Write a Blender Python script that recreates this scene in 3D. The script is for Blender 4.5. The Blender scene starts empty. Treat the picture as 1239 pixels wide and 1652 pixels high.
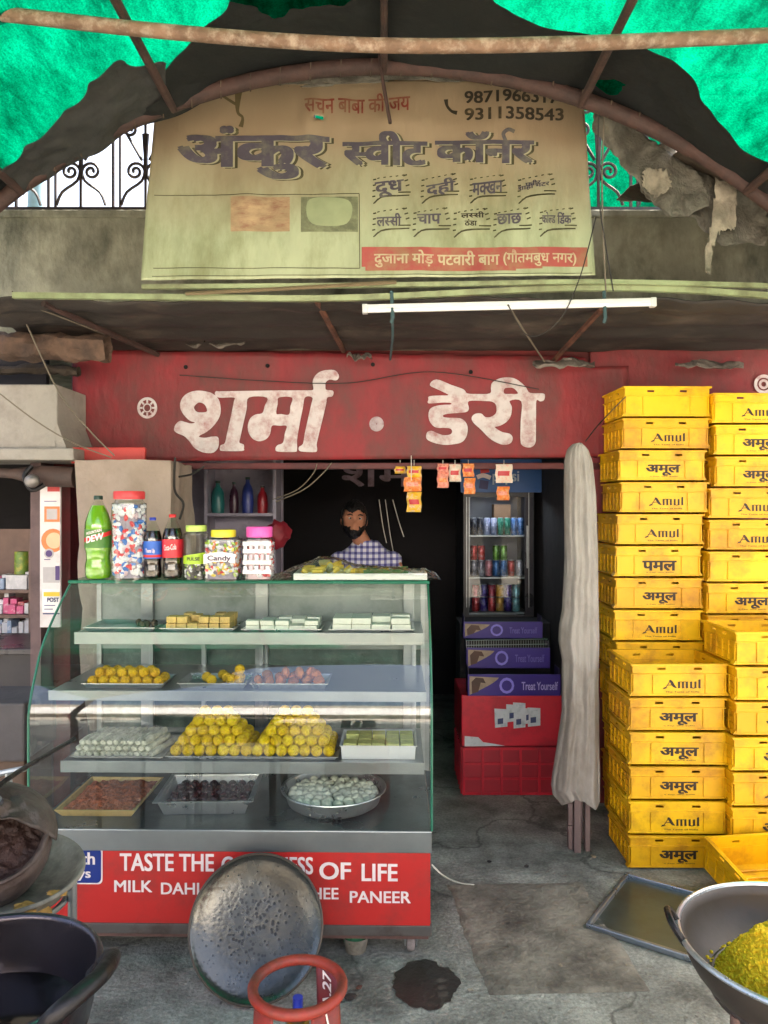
import bpy, bmesh, math, random
from mathutils import Vector, Matrix, Euler, noise
R = math.radians
random.seed(7)
sc = bpy.context.scene
COL = sc.collection
# ------------------------------------------------------------ camera, sky, sun, exposure
F, CX, HY, EYE = 1240.0, 620.0, 815.0, 1.55          # focal length, principal column and horizon row of the photo (px), eye height (m)
cam = bpy.data.objects.new('camera', bpy.data.cameras.new('camera')); COL.objects.link(cam); sc.camera = cam
cam.location = (0, 0, EYE); cam.rotation_euler = (R(90), 0, 0)
cam.data.sensor_fit = 'VERTICAL'; cam.data.sensor_height = 36; cam.data.lens = 36*F/1652
cam.data.shift_y = -(826-HY)/1652; cam.data.clip_end = 3000; cam.data.clip_start = 0.02
SUNV = Vector((0.30, 0.27, 0.92)).normalized()
world = bpy.data.worlds.new('World'); sc.world = world; world.use_nodes = True
wn = world.node_tree.nodes; sky = wn.new('ShaderNodeTexSky'); sky.sky_type = 'NISHITA'; sky.sun_disc = False
sky.sun_elevation = math.asin(SUNV.z); sky.sun_rotation = math.atan2(SUNV.x, SUNV.y)
sky.air_density = 1.0; sky.dust_density = 9.0; sky.ozone_density = 0.6
world.node_tree.links.new(sky.outputs[0], wn['Background'].inputs[0]); wn['Background'].inputs[1].default_value = 0.15
sl = bpy.data.lights.new('sun', 'SUN'); sl.energy = 4.0; sl.angle = R(0.5); sl.color = (1, .95, .87)
sun = bpy.data.objects.new('sun', sl); COL.objects.link(sun); sun.location = (0, 0, 12)
sun.rotation_euler = SUNV.to_track_quat('Z', 'Y').to_euler()
sc.view_settings.view_transform = 'Standard'; sc.view_settings.look = 'None'
sc.view_settings.exposure = 2.33; sc.view_settings.gamma = 1
sc.cycles.use_denoising = True; sc.cycles.max_bounces = 8; sc.cycles.diffuse_bounces = 5; sc.cycles.glossy_bounces = 4
sc.cycles.transparent_max_bounces = 20; sc.cycles.caustics_reflective = False; sc.cycles.caustics_refractive = False
sc.cycles.sample_clamp_indirect = 6

# ------------------------------------------------------------ helpers
def P(px, py, d): return Vector(((px-CX)/F*d, d, EYE-(py-HY)/F*d))
def lin(c):
    return tuple((v/255/12.92 if v/255 <= .04045 else ((v/255+.055)/1.055)**2.4) for v in c)
def tag(o, label=None, cat=None, group=None, kind=None):
    for k, v in (('label', label), ('category', cat), ('group', group), ('kind', kind)):
        if v: o[k] = v
    return o
def thing(name, label, cat, loc=(0,0,0), rz=0, group=None, rot=None):
    o = bpy.data.objects.new(name, None); COL.objects.link(o); o.location = loc
    o.rotation_euler = rot if rot else (0,0,rz); o.empty_display_size = .05
    return tag(o, label, cat, group)
def copy_tree(o, parent=None):
    c = o.copy(); COL.objects.link(c)
    if parent: c.parent = parent
    for ch in list(o.children): copy_tree(ch, c)
    return c
class MB:
    def __init__(s): s.v = []; s.f = []; s.m = []
    def raw(s, vs, fs, mi=0):
        n = len(s.v); s.v += [Vector(v) for v in vs]
        s.f += [[i+n for i in f] for f in fs]; s.m += [mi]*len(fs); return s
    def box(s, x0, x1, y0, y1, z0, z1, mi=0, bev=0, mat=None):
        bm = bmesh.new(); bmesh.ops.create_cube(bm, size=1)
        for v in bm.verts: v.co = Vector(((x0+x1)/2+v.co.x*(x1-x0), (y0+y1)/2+v.co.y*(y1-y0), (z0+z1)/2+v.co.z*(z1-z0)))
        if bev: bmesh.ops.bevel(bm, geom=bm.edges[:], offset=bev, segments=2, affect='EDGES', profile=.5)
        return s.bm(bm, mi, mat)
    def bm(s, bm, mi=0, mat=None):
        bm.verts.ensure_lookup_table(); bm.verts.index_update()
        vs = [(mat @ v.co) if mat else v.co.copy() for v in bm.verts]
        s.raw(vs, [[v.index for v in f.verts] for f in bm.faces], mi); bm.free(); return s
    def tube(s, pts, r, seg=8, closed=False, mi=0, caps=True, sub=1):
        pts = [Vector(p) for p in pts]
        if sub > 1: pts = smooth(pts, sub, closed)
        n = len(pts); rs = r if isinstance(r, (list, tuple)) else None
        prev = None; vs = []
        for i, p in enumerate(pts):
            a = pts[(i-1) % n] if (closed or i) else p; b = pts[(i+1) % n] if (closed or i < n-1) else p
            t = (b-a).normalized() if (b-a).length > 1e-9 else Vector((0,0,1))
            if prev is None: u = t.orthogonal().normalized()
            else:
                u = prev - t*prev.dot(t); u = u.normalized() if u.length > 1e-6 else t.orthogonal().normalized()
            prev = u; w = t.cross(u)
            rr = rs[min(len(rs)-1, int(i*len(rs)/n))] if rs and len(rs) != n else (rs[i] if rs else r)
            for k in range(seg):
                q = 2*math.pi*k/seg; vs.append(p+(u*math.cos(q)+w*math.sin(q))*rr)
        fs = [[i*seg+k, i*seg+(k+1) % seg, ((i+1) % n)*seg+(k+1) % seg, ((i+1) % n)*seg+k] for i in range(n if closed else n-1) for k in range(seg)]
        if caps and not closed: fs += [list(range(seg))[::-1], [(n-1)*seg+k for k in range(seg)]]
        return s.raw(vs, fs, mi)
    def lathe(s, prof, seg=32, c=(0,0,0), mi=0, mat=None, sub=1):
        if sub > 1: prof = [(p.x, p.z) for p in smooth([Vector((a,0,b)) for a, b in prof], sub)]
        vs = []; n = len(prof); c = Vector(c)
        for r, z in prof:
            for k in range(seg):
                q = 2*math.pi*k/seg; v = Vector((max(r,1e-5)*math.cos(q), max(r,1e-5)*math.sin(q), z))+c
                vs.append(mat @ v if mat else v)
        fs = [[i*seg+k, i*seg+(k+1) % seg, (i+1)*seg+(k+1) % seg, (i+1)*seg+k] for i in range(n-1) for k in range(seg)]
        return s.raw(vs, fs, mi)
    def grid(s, fn, nu, nv, mask=None, mi=0):
        vs = [fn(i/nu, j/nv) for j in range(nv+1) for i in range(nu+1)]
        fs = [[j*(nu+1)+i, j*(nu+1)+i+1, (j+1)*(nu+1)+i+1, (j+1)*(nu+1)+i] for j in range(nv) for i in range(nu)
              if mask is None or mask((i+.5)/nu, (j+.5)/nv)]
        return s.raw(vs, fs, mi)
    def ball(s, c, r, sub=2, mi=0, sq=(1,1,1), fn=None):
        bm = bmesh.new(); bmesh.ops.create_icosphere(bm, subdivisions=sub, radius=1)
        for v in bm.verts:
            k = fn(v.co) if fn else 1
            v.co = Vector((v.co.x*sq[0]*r*k, v.co.y*sq[1]*r*k, v.co.z*sq[2]*r*k))+Vector(c)
        return s.bm(bm, mi)
    def build(s, name, mats, parent=None, sm=True, world=False, ang=40, solid=0, clean=False):
        me = bpy.data.meshes.new(name)
        vs = s.v
        if world and parent is not None:
            mi = parent.matrix_basis.inverted(); vs = [mi @ v for v in vs]
        me.from_pydata([tuple(v) for v in vs], [], s.f)
        mats = mats if isinstance(mats, (list, tuple)) else [mats]
        for m in mats: me.materials.append(m)
        for p, k in zip(me.polygons, s.m): p.material_index = k
        if clean or True:
            bm = bmesh.new(); bm.from_mesh(me)
            bmesh.ops.remove_doubles(bm, verts=bm.verts[:], dist=1e-5)
            loose = [v for v in bm.verts if not v.link_faces]; bmesh.ops.delete(bm, geom=loose, context='VERTS')
            bm.to_mesh(me); bm.free()
        if sm:
            me.polygons.foreach_set('use_smooth', [True]*len(me.polygons))
            me.set_sharp_from_angle(angle=R(ang))
        o = bpy.data.objects.new(name, me); COL.objects.link(o)
        if parent is not None: o.parent = parent
        if solid:
            md = o.modifiers.new('thick', 'SOLIDIFY'); md.thickness = solid; md.offset = 0
        return o
def smooth(pts, n, closed=False):
    out = []; m = len(pts)
    for i in range(m if closed else m-1):
        if closed: p0, p1, p2, p3 = pts[(i-1) % m], pts[i], pts[(i+1) % m], pts[(i+2) % m]
        else: p0, p1, p2, p3 = pts[max(0,i-1)], pts[i], pts[i+1], pts[min(m-1,i+2)]
        for k in range(n):
            t = k/n
            out.append(.5*((2*p1)+(p2-p0)*t+(2*p0-5*p1+4*p2-p3)*t*t+(3*p1-p0-3*p2+p3)*t**3))
    if not closed: out.append(pts[-1])
    return out
def soften(o, it=5, jag=.0):
    """round off the stair-stepped outline of a masked sheet"""
    bm = bmesh.new(); bm.from_mesh(o.data)
    for _ in range(it):
        mv = {}
        for v in bm.verts:
            be = [e for e in v.link_edges if e.is_boundary]
            if len(be) == 2: mv[v] = (be[0].other_vert(v).co+be[1].other_vert(v).co)*.25+v.co*.5
        for v, c in mv.items(): v.co = c
    bm.to_mesh(o.data); bm.free(); return o
def fbm(x, y, z=0, oct=3):
    return sum(noise.noise(Vector((x, y, z))*2**k)/2**k for k in range(oct))

# ---- materials
MATS = {}
def mat(name, col, rough=.6, metal=0, var=.15, scale=6, bump=0, bscale=None, dirt=None, rnd=0, spec=.5, coat=0, obj=False, stretch=None, rvar=.12, lift=False):
    """col = sRGB 0-255 of the material itself; world-position noise keeps copies from repeating"""
    if name in MATS: return MATS[name]
    m = bpy.data.materials.new(name); m.use_nodes = True; nt = m.node_tree; N = nt.nodes; L = nt.links.new
    b = N['Principled BSDF']; c = lin(col)
    if obj:
        tc = N.new('ShaderNodeTexCoord'); src = tc.outputs['Object']
    else:
        g = N.new('ShaderNodeNewGeometry'); src = g.outputs['Position']
    if stretch:
        mp = N.new('ShaderNodeMapping'); mp.inputs['Scale'].default_value = stretch; L(src, mp.inputs[0]); src = mp.outputs[0]
    nz = N.new('ShaderNodeTexNoise'); nz.inputs['Scale'].default_value = scale; nz.inputs['Detail'].default_value = 7; nz.inputs['Roughness'].default_value = .6
    L(src, nz.inputs['Vector'])
    mr = N.new('ShaderNodeMapRange'); mr.inputs[1].default_value = .3; mr.inputs[2].default_value = .7; L(nz.outputs['Fac'], mr.inputs[0])
    mx = N.new('ShaderNodeMix'); mx.data_type = 'RGBA'
    mx.inputs[6].default_value = tuple(v*(1-var) for v in c)+(1,); mx.inputs[7].default_value = tuple(min(.95, v*(1+var)) for v in c)+(1,)
    L(mr.outputs[0], mx.inputs[0]); out = mx.outputs[2]
    if dirt:
        dc, amt, ds = dirt
        n2 = N.new('ShaderNodeTexNoise'); n2.inputs['Scale'].default_value = ds; n2.inputs['Detail'].default_value = 9; n2.inputs['Roughness'].default_value = .68
        L(src, n2.inputs['Vector'])
        m2 = N.new('ShaderNodeMapRange'); m2.inputs[1].default_value = .62-amt*.35; m2.inputs[2].default_value = .78-amt*.2; m2.inputs[4].default_value = .85
        L(n2.outputs['Fac'], m2.inputs[0])
        x2 = N.new('ShaderNodeMix'); x2.data_type = 'RGBA'; x2.inputs[7].default_value = lin(dc)+(1,)
        L(m2.outputs[0], x2.inputs[0]); L(out, x2.inputs[6]); out = x2.outputs[2]
    if rnd:
        oi = N.new('ShaderNodeObjectInfo'); hs = N.new('ShaderNodeHueSaturation')
        m3 = N.new('ShaderNodeMapRange'); m3.inputs[3].default_value = 1-rnd; m3.inputs[4].default_value = 1+rnd*.6
        L(oi.outputs['Random'], m3.inputs[0]); L(m3.outputs[0], hs.inputs['Value'])
        m4 = N.new('ShaderNodeMapRange'); m4.inputs[3].default_value = .5-rnd*.07; m4.inputs[4].default_value = .5+rnd*.05
        L(oi.outputs['Random'], m4.inputs[0]); L(m4.outputs[0], hs.inputs['Hue'])
        L(out, hs.inputs['Color']); out = hs.outputs[0]
    L(out, b.inputs['Base Color'])
    rr = N.new('ShaderNodeMapRange'); rr.inputs[3].default_value = max(.02, rough-rvar); rr.inputs[4].default_value = min(1, rough+rvar)
    L(nz.outputs['Fac'], rr.inputs[0]); L(rr.outputs[0], b.inputs['Roughness'])
    b.inputs['Metallic'].default_value = metal; b.inputs['Specular IOR Level'].default_value = spec; b.inputs['Coat Weight'].default_value = coat
    if bump:
        n5 = N.new('ShaderNodeTexNoise'); n5.inputs['Scale'].default_value = bscale or scale*3; n5.inputs['Detail'].default_value = 8
        L(src, n5.inputs['Vector'])
        bp = N.new('ShaderNodeBump'); bp.inputs['Strength'].default_value = bump; bp.inputs['Distance'].default_value = .02
        L(n5.outputs['Fac'], bp.inputs['Height']); L(bp.outputs[0], b.inputs['Normal'])
    MATS[name] = m; return m
def glass(name, tint=(.9,.97,.94), rough=.02, refl=1.0, film=0, filmcol=(200,205,205)):
    if name in MATS: return MATS[name]
    m = bpy.data.materials.new(name); m.use_nodes = True; nt = m.node_tree; N = nt.nodes; L = nt.links.new
    N.remove(N['Principled BSDF'])
    t = N.new('ShaderNodeBsdfTransparent'); t.inputs[0].default_value = tint+(1,)
    g = N.new('ShaderNodeBsdfGlossy'); g.inputs['Roughness'].default_value = rough
    lw = N.new('ShaderNodeLayerWeight'); pw = N.new('ShaderNodeMath'); pw.operation = 'POWER'; pw.inputs[1].default_value = 5; L(lw.outputs['Facing'], pw.inputs[0])
    mu = N.new('ShaderNodeMath'); mu.operation = 'MULTIPLY_ADD'; mu.inputs[1].default_value = .9*refl; mu.inputs[2].default_value = .075*refl; mu.use_clamp = True; L(pw.outputs[0], mu.inputs[0])
    x = N.new('ShaderNodeMixShader'); L(mu.outputs[0], x.inputs[0]); L(t.outputs[0], x.inputs[1]); L(g.outputs[0], x.inputs[2])
    out = x
    if film:
        d = N.new('ShaderNodeBsdfDiffuse'); d.inputs[0].default_value = lin(filmcol)+(1,)
        ge = N.new('ShaderNodeNewGeometry'); nz = N.new('ShaderNodeTexNoise'); nz.inputs['Scale'].default_value = 5; nz.inputs['Detail'].default_value = 8
        L(ge.outputs['Position'], nz.inputs['Vector'])
        mr = N.new('ShaderNodeMapRange'); mr.inputs[1].default_value = .35; mr.inputs[2].default_value = .75; mr.inputs[3].default_value = film*.3; mr.inputs[4].default_value = film; L(nz.outputs['Fac'], mr.inputs[0])
        x2 = N.new('ShaderNodeMixShader'); L(mr.outputs[0], x2.inputs[0]); L(x.outputs[0], x2.inputs[1]); L(d.outputs[0], x2.inputs[2]); out = x2
    L(out.outputs[0], N['Material Output'].inputs[0]); MATS[name] = m; return m

# ---- lettering
def curve_mesh(cu):
    o = bpy.data.objects.new('tmp', cu); me = o.to_mesh()
    vs = [v.co.copy() for v in me.vertices]; fs = [list(p.vertices) for p in me.polygons]
    o.to_mesh_clear(); bpy.data.objects.remove(o); bpy.data.curves.remove(cu)
    return vs, fs
def islands(vs, fs):
    par = list(range(len(vs)))
    def fd(a):
        while par[a] != a: par[a] = par[par[a]]; a = par[a]
        return a
    for f in fs:
        for k in f[1:]: par[fd(k)] = fd(f[0])
    ids = {}
    return [ids.setdefault(fd(i), len(ids)) for i in range(len(vs))]
def glyphs(s, bold=0, space=1.0):
    """flat mesh of a string; X~ is a half consonant (its stem cut off)"""
    segs = []; cur = ''
    i = 0
    while i < len(s):
        if i+1 < len(s) and s[i+1] == '~':
            if cur: segs.append((cur, 0))
            segs.append((s[i], 1)); cur = ''; i += 2
        else: cur += s[i]; i += 1
    if cur: segs.append((cur, 0))
    V = []; Fc = []; adv = 0
    for t, half in segs:
        cu = bpy.data.curves.new('t', 'FONT'); cu.body = t; cu.size = 1; cu.offset = 0; cu.space_character = space; cu.resolution_u = 4
        vs, fs = curve_mesh(cu)
        if not vs: continue
        if half:
            bm = bmesh.new(); bv = [bm.verts.new(v) for v in vs]
            for f in fs:
                try: bm.faces.new([bv[k] for k in f])
                except ValueError: pass
            w = max(v.x for v in vs)
            bmesh.ops.bisect_plane(bm, geom=bm.verts[:]+bm.edges[:]+bm.faces[:], plane_co=(w*.70,0,0), plane_no=(1,0,0), clear_outer=True)
            bm.verts.index_update(); vs = [v.co.copy() for v in bm.verts]; fs = [[v.index for v in f.verts] for f in bm.faces]; bm.free()
        n = len(V); V += [Vector((v.x+adv, v.y, 0)) for v in vs]; Fc += [[k+n for k in f] for f in fs]
        adv = max(v.x for v in V)-.01
    for v, k in zip(V, islands(V, Fc)): v.z = (k % 4)*.00012
    e = bold*.8
    if e > .001:                       # fat pen: the same strokes laid several times, a hair apart
        V0, F0 = V, Fc; V, Fc = [], []; n = len(V0)
        for q, (dx, dy) in enumerate(((-1,-.6),(1,-.6),(-1,.6),(1,.6),(0,0))):
            V += [Vector((v.x+dx*e, v.y+dy*e, v.z+q*.00006)) for v in V0]; Fc += [[i+q*n for i in f] for f in F0]
    return V, Fc
def finer(V, Fc, px):
    """split long triangles so lettering can follow a wavy sheet"""
    bm = bmesh.new(); bv = [bm.verts.new(v) for v in V]
    for f in Fc:
        try: bm.faces.new([bv[k] for k in f])
        except ValueError: pass
    bmesh.ops.triangulate(bm, faces=bm.faces[:])
    for _ in range(5):
        lg = [e for e in bm.edges if e.calc_length() > px]
        if not lg: break
        bmesh.ops.subdivide_edges(bm, edges=lg, cuts=1)
        bmesh.ops.triangulate(bm, faces=[f for f in bm.faces if len(f.verts) > 3])
    bm.verts.index_update(); V = [v.co.copy() for v in bm.verts]; Fc = [[v.index for v in f.verts] for f in bm.faces]; bm.free(); return V, Fc
def fit(V, x0, x1, y0, y1):
    ax, bx = min(v.x for v in V), max(v.x for v in V); ay, by = min(v.y for v in V), max(v.y for v in V)
    return [Vector((x0+(v.x-ax)/(bx-ax)*(x1-x0), y0+(v.y-ay)/(by-ay)*(y1-y0), v.z)) for v in V]
def traced(contours, sub=4):
    """filled outline; first contour outer, others holes; (x, y) with y DOWN (photo rows)"""
    cu = bpy.data.curves.new('t', 'CURVE'); cu.dimensions = '2D'; cu.fill_mode = 'BOTH'
    for c in contours:
        pts = smooth([Vector((x, y, 0)) for x, y in c], sub, True)
        sp = cu.splines.new('POLY'); sp.points.add(len(pts)-1); sp.use_cyclic_u = True
        for q, p in zip(sp.points, pts): q.co = (p.x, p.y, 0, 1)
    return curve_mesh(cu)
def ribbon(pts, w, sub=5, z=0):
    """flat pen stroke in 2-D"""
    pts = smooth([Vector((x, y, 0)) for x, y in pts], sub) if sub > 1 else [Vector((x, y, 0)) for x, y in pts]
    n = len(pts); vs = []
    ws = w if isinstance(w, (list, tuple)) else [w, w]
    for i, p in enumerate(pts):
        t = (pts[min(n-1,i+1)]-pts[max(0,i-1)]); t = t.normalized() if t.length > 1e-9 else Vector((1,0,0))
        u = i/max(1,n-1)*(len(ws)-1); k = min(len(ws)-2, int(u)); hw = (ws[k]+(ws[k+1]-ws[k])*(u-k))/2
        nn = Vector((-t.y, t.x, 0))*hw; a = p+nn; b = p-nn; a.z = b.z = z; vs += [a, b]
    return vs, [[2*i, 2*i+1, 2*i+3, 2*i+2] for i in range(n-1)]
def strokes(lst, sub=5):
    V = []; Fc = []
    for k, (pts, w) in enumerate(lst):
        vs, fs = ribbon(pts, w, sub, (k % 5)*.00025); n = len(V); V += vs; Fc += [[i+n for i in f] for f in fs]
    return V, Fc
# ------------------------------------------------------------ ground and building
m_conc = mat('concrete_floor', (160,162,153), .75, var=.34, scale=3.5, bump=.5, bscale=55, dirt=((62,60,54), .62, 2.6))
def ground_material():
    m = m_conc; nt = m.node_tree; N = nt.nodes; L = nt.links.new; b = N['Principled BSDF']
    src = b.inputs['Base Color'].links[0].from_socket
    g = N.new('ShaderNodeNewGeometry')
    # hairline cracks
    vo = N.new('ShaderNodeTexVoronoi'); vo.feature = 'DISTANCE_TO_EDGE'; vo.inputs['Scale'].default_value = .9
    nz = N.new('ShaderNodeTexNoise'); nz.inputs['Scale'].default_value = 4; nz.inputs['Detail'].default_value = 6; L(g.outputs['Position'], nz.inputs['Vector'])
    ad = N.new('ShaderNodeVectorMath'); ad.operation = 'MULTIPLY_ADD'; ad.inputs[1].default_value = (.35,.35,.35); L(nz.outputs['Color'], ad.inputs[0]); L(g.outputs['Position'], ad.inputs[2])
    L(ad.outputs[0], vo.inputs['Vector'])
    cr = N.new('ShaderNodeMapRange'); cr.inputs[1].default_value = .0; cr.inputs[2].default_value = .012; cr.inputs[3].default_value = .6; cr.inputs[4].default_value = 0; L(vo.outputs['Distance'], cr.inputs[0])
    x1 = N.new('ShaderNodeMix'); x1.data_type = 'RGBA'; x1.inputs[7].default_value = lin((45,43,40))+(1,); L(cr.outputs[0], x1.inputs[0]); L(src, x1.inputs[6])
    # small dark specks trodden in
    v2 = N.new('ShaderNodeTexVoronoi'); v2.inputs['Scale'].default_value = 14; L(ad.outputs[0], v2.inputs['Vector'])
    s2 = N.new('ShaderNodeMapRange'); s2.inputs[1].default_value = .05; s2.inputs[2].default_value = .16; s2.inputs[3].default_value = .75; s2.inputs[4].default_value = 0; L(v2.outputs['Distance'], s2.inputs[0])
    n3 = N.new('ShaderNodeTexNoise'); n3.inputs['Scale'].default_value = 2.3; L(g.outputs['Position'], n3.inputs['Vector'])
    m3 = N.new('ShaderNodeMapRange'); m3.inputs[1].default_value = .5; m3.inputs[2].default_value = .62; L(n3.outputs['Fac'], m3.inputs[0])
    mm = N.new('ShaderNodeMath'); mm.operation = 'MULTIPLY'; L(s2.outputs[0], mm.inputs[0]); L(m3.outputs[0], mm.inputs[1])
    x2 = N.new('ShaderNodeMix'); x2.data_type = 'RGBA'; x2.inputs[7].default_value = lin((52,50,46))+(1,); L(mm.outputs[0], x2.inputs[0]); L(x1.outputs[2], x2.inputs[6])
    # grit: fine light and dark grains
    n6 = N.new('ShaderNodeTexNoise'); n6.inputs['Scale'].default_value = 85; n6.inputs['Detail'].default_value = 5; n6.inputs['Roughness'].default_value = .75; L(g.outputs['Position'], n6.inputs['Vector'])
    m6 = N.new('ShaderNodeMapRange'); m6.inputs[1].default_value = .3; m6.inputs[2].default_value = .7; m6.inputs[3].default_value = .55; m6.inputs[4].default_value = 1.4; L(n6.outputs['Fac'], m6.inputs[0])
    v6 = N.new('ShaderNodeVectorMath'); v6.operation = 'SCALE'; L(x2.outputs[2], v6.inputs[0]); L(m6.outputs[0], v6.inputs['Scale'])
    L(v6.outputs[0], b.inputs['Base Color'])
ground_material()
g = MB(); S = 900
g.grid(lambda u, v: Vector((-S+2*S*u, -S+2*S*v, 0)), 8, 8)
tag(g.build('ground', m_conc, sm=False), kind='structure')
# dark spill, ragged outline, 4 mm sheet on the floor
m_wet = mat('spill', (52,50,45), .35, var=.2, scale=20, bump=.2)
def blob(cx, cy, rx, ry, seed, z=.004, n=72, jag=.22):
    c = [Vector((cx+rx*math.cos(a)*(1+jag*fbm(math.cos(a)*2.2+seed, math.sin(a)*2.2, seed, 4)), cy+ry*math.sin(a)*(1+jag*fbm(math.cos(a)*2.2+seed, math.sin(a)*2.2, seed, 4)), z)) for a in [2*math.pi*k/n for k in range(n)]]
    return [Vector((cx, cy, z))]+c, [[0, 1+k, 1+(k+1) % n] for k in range(n)]
pc = P(686, 1588, 1.55*F/(1588-HY)); b = MB(); b.raw(*blob(pc.x, pc.y, .105, .125, 3.1))
tag(b.build('spill', m_wet, sm=False), 'dark wet oily spill on the concrete right of the counter wheel', 'spill')
# repaired patch of floor in front of the doorway
def gp(px, py): d = 1.55*F/(py-HY); return Vector(((px-CX)/F*d, d, 0))
m_patch = mat('patch_concrete', (140,135,122), .8, var=.3, scale=7, bump=.5, bscale=50, dirt=((66,60,54), .6, 5))
q = [gp(722,1428), gp(938,1424), gp(1050,1600), gp(790,1606)]
b = MB()
def pf(u, v):
    a = q[0].lerp(q[1], u); c = q[3].lerp(q[2], u); p = a.lerp(c, v)
    e = .012*fbm(p.x*9, p.y*9, 2); p = p+Vector((e, e*.6, 0)); p.z = .006+.0015*fbm(p.x*7, p.y*7)
    if u in (0,1) or v in (0,1): p.z = .001
    return p
b.grid(pf, 40, 40); tag(b.build('floor_slab', m_patch), 'brownish grey cover slab let into the concrete before the doorway', 'slab')
m_gap = mat('slab_gap', (40,37,33), .9)
# ---- the building
m_red = mat('red_paint', (130,36,42), .62, var=.3, scale=3.5, bump=.3, bscale=26, dirt=((90,56,52), .62, 4.5), stretch=(1,1,.55))
m_reddk = mat('red_paint_old', (120,40,42), .7, var=.2, scale=3, bump=.15, dirt=((60,36,34), .5, 2.5))
m_cement = mat('old_cement', (158,158,138), .85, var=.35, scale=3.5, bump=.7, bscale=18, dirt=((66,68,54), .62, 3.4), stretch=(1,1,.6))
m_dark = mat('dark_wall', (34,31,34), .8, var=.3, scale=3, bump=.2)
m_lilac = mat('lilac_wall', (150,145,162), .7, var=.1, scale=3, dirt=((95,90,100), .4, 2.5))
shop = thing('shop_building', 'old concrete shop building with red front wall and dark open doorway', 'building', (0,4,0))
def part(bx, name, m, bev=0, parent=shop, sm=False):
    b = MB(); b.box(*bx, bev=bev); return b.build(name, m, parent, sm=sm, world=True)
part((1.075, 4.2, 4.0, 4.18, 0, 2.36), 'front_wall', m_red)
part((-1.685, -1.60, 3.92, 4.18, 0, 1.80), 'pillar', m_red)
part((-4.5, 4.2, 4.002, 4.16, 2.363, 3.045), 'upper_wall', m_cement)
part((-4.5, 4.2, 3.985, 4.20, 3.045, 3.085), 'coping', m_cement, bev=.008)
part((-1.60, 1.075, 4.03, 4.18, 1.80, 2.36), 'lintel', m_reddk)
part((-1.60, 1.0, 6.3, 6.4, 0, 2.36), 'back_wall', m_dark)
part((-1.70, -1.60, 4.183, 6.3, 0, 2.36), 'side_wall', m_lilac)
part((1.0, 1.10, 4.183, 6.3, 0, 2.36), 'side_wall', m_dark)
part((-4.5, 4.2, 4.165, 7.5, 2.37, 2.5), 'roof_slab', m_cement)
part((-1.59, .99, 5.42, 5.46, 1.92, 2.36), 'inner_beam', mat('inner_maroon', (78,34,44), .6, var=.15, dirt=((40,24,28), .4, 3)))
# ---- fascia sign over the doorway
D = 4.0
fs = thing('shop_sign', 'red painted fascia board with large white Devanagari lettering above the doorway', 'sign', (0, D-.02, 1.78))
xl = P(122, 0, D).x; xr = P(1012, 0, D).x
b = MB()
def fas(u, v):
    x = xl+(xr-xl)*u; zt = P(0, 566+ (26 if u > .93 else 12*u), D).z; zb = P(0, 746-9*u, D).z
    return Vector((x+.012*fbm(0, v*5, 1)*(u == 0), D-.022+.006*fbm(x*2.2, v*2.2, 5), zb+(zt-zb)*v+.012*fbm(x*5, 2)*(v == 1)))
b.grid(fas, 90, 20)
pn = b.build('panel', m_red, fs, world=True, solid=.012)
lip = MB(); lip.box(xl+.01, xr-.05, D-.022, D+.03, P(0,757,D).z, P(0,747,D).z, bev=.003); lip.build('bottom_trim', mat('maroon_trim', (92,34,36), .6, dirt=((50,26,26), .5, 4)), fs, world=True)
m_white = mat('white_paint', (205,196,196), .7, var=.12, scale=14, dirt=((160,104,104), .45, 16))
def on_fascia(V, Fc, name, m, dy=.0035):
    b = MB(); b.raw([P(v.x, v.y, D-.034-dy-v.z) for v in V], Fc); return b.build(name, m, fs, world=True, sm=False)
s1 = lambda L: [(270+x/4.13, 590+y/4.13) for x, y in L]
s2 = lambda L: [(670+x/5.632, 600+y/5.632) for x, y in L]
sha = [[s1([(330,205),(350,240),(358,300),(345,350),(310,400),(265,440),(212,470),(250,480),(300,472),(338,475),(346,510),(338,550),(310,578),(270,582),(225,572),(180,545),(150,505),(115,470),(70,450),(47,430),(55,395),(85,368),(120,375),(160,385),(185,378),(150,365),(110,325),(88,280),(92,235),(120,195),(165,172),(220,166),(280,176),(310,190)]),
        s1([(205,248),(180,275),(190,300),(215,311),(265,305),(255,265),(230,247)])],
       [s1([(318,185),(330,168),(345,170),(500,168),(700,165),(900,164),(965,163),(975,150),(970,110),(985,70),(1020,40),(1070,28),(1120,32),(1145,65),(1138,90),(1120,98),(1085,92),(1058,110),(1055,135),(1060,160),(1100,165),(1110,180),(1100,205),(1068,212),(1060,255),(1040,340),(1018,430),(1000,505),(997,530),(1000,560),(985,575),(900,572),(878,562),(880,540),(905,520),(918,450),(940,350),(960,260),(968,212),(920,210),(905,280),(885,380),(868,480),(866,520),(866,560),(850,574),(740,572),(722,555),(735,530),(772,512),(785,450),(797,402),(750,400),(700,400),(688,450),(665,485),(620,503),(575,490),(545,450),(538,400),(555,350),(590,325),(635,315),(650,270),(665,212),(545,212),(530,290),(505,400),(488,480),(482,512),(510,525),(512,550),(500,568),(370,568),(352,555),(358,530),(385,515),(400,450),(425,340),(445,240),(445,212),(345,212)]),
        s1([(745,212),(738,250),(728,318),(760,322),(812,325),(822,270),(832,212)])]]
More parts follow.
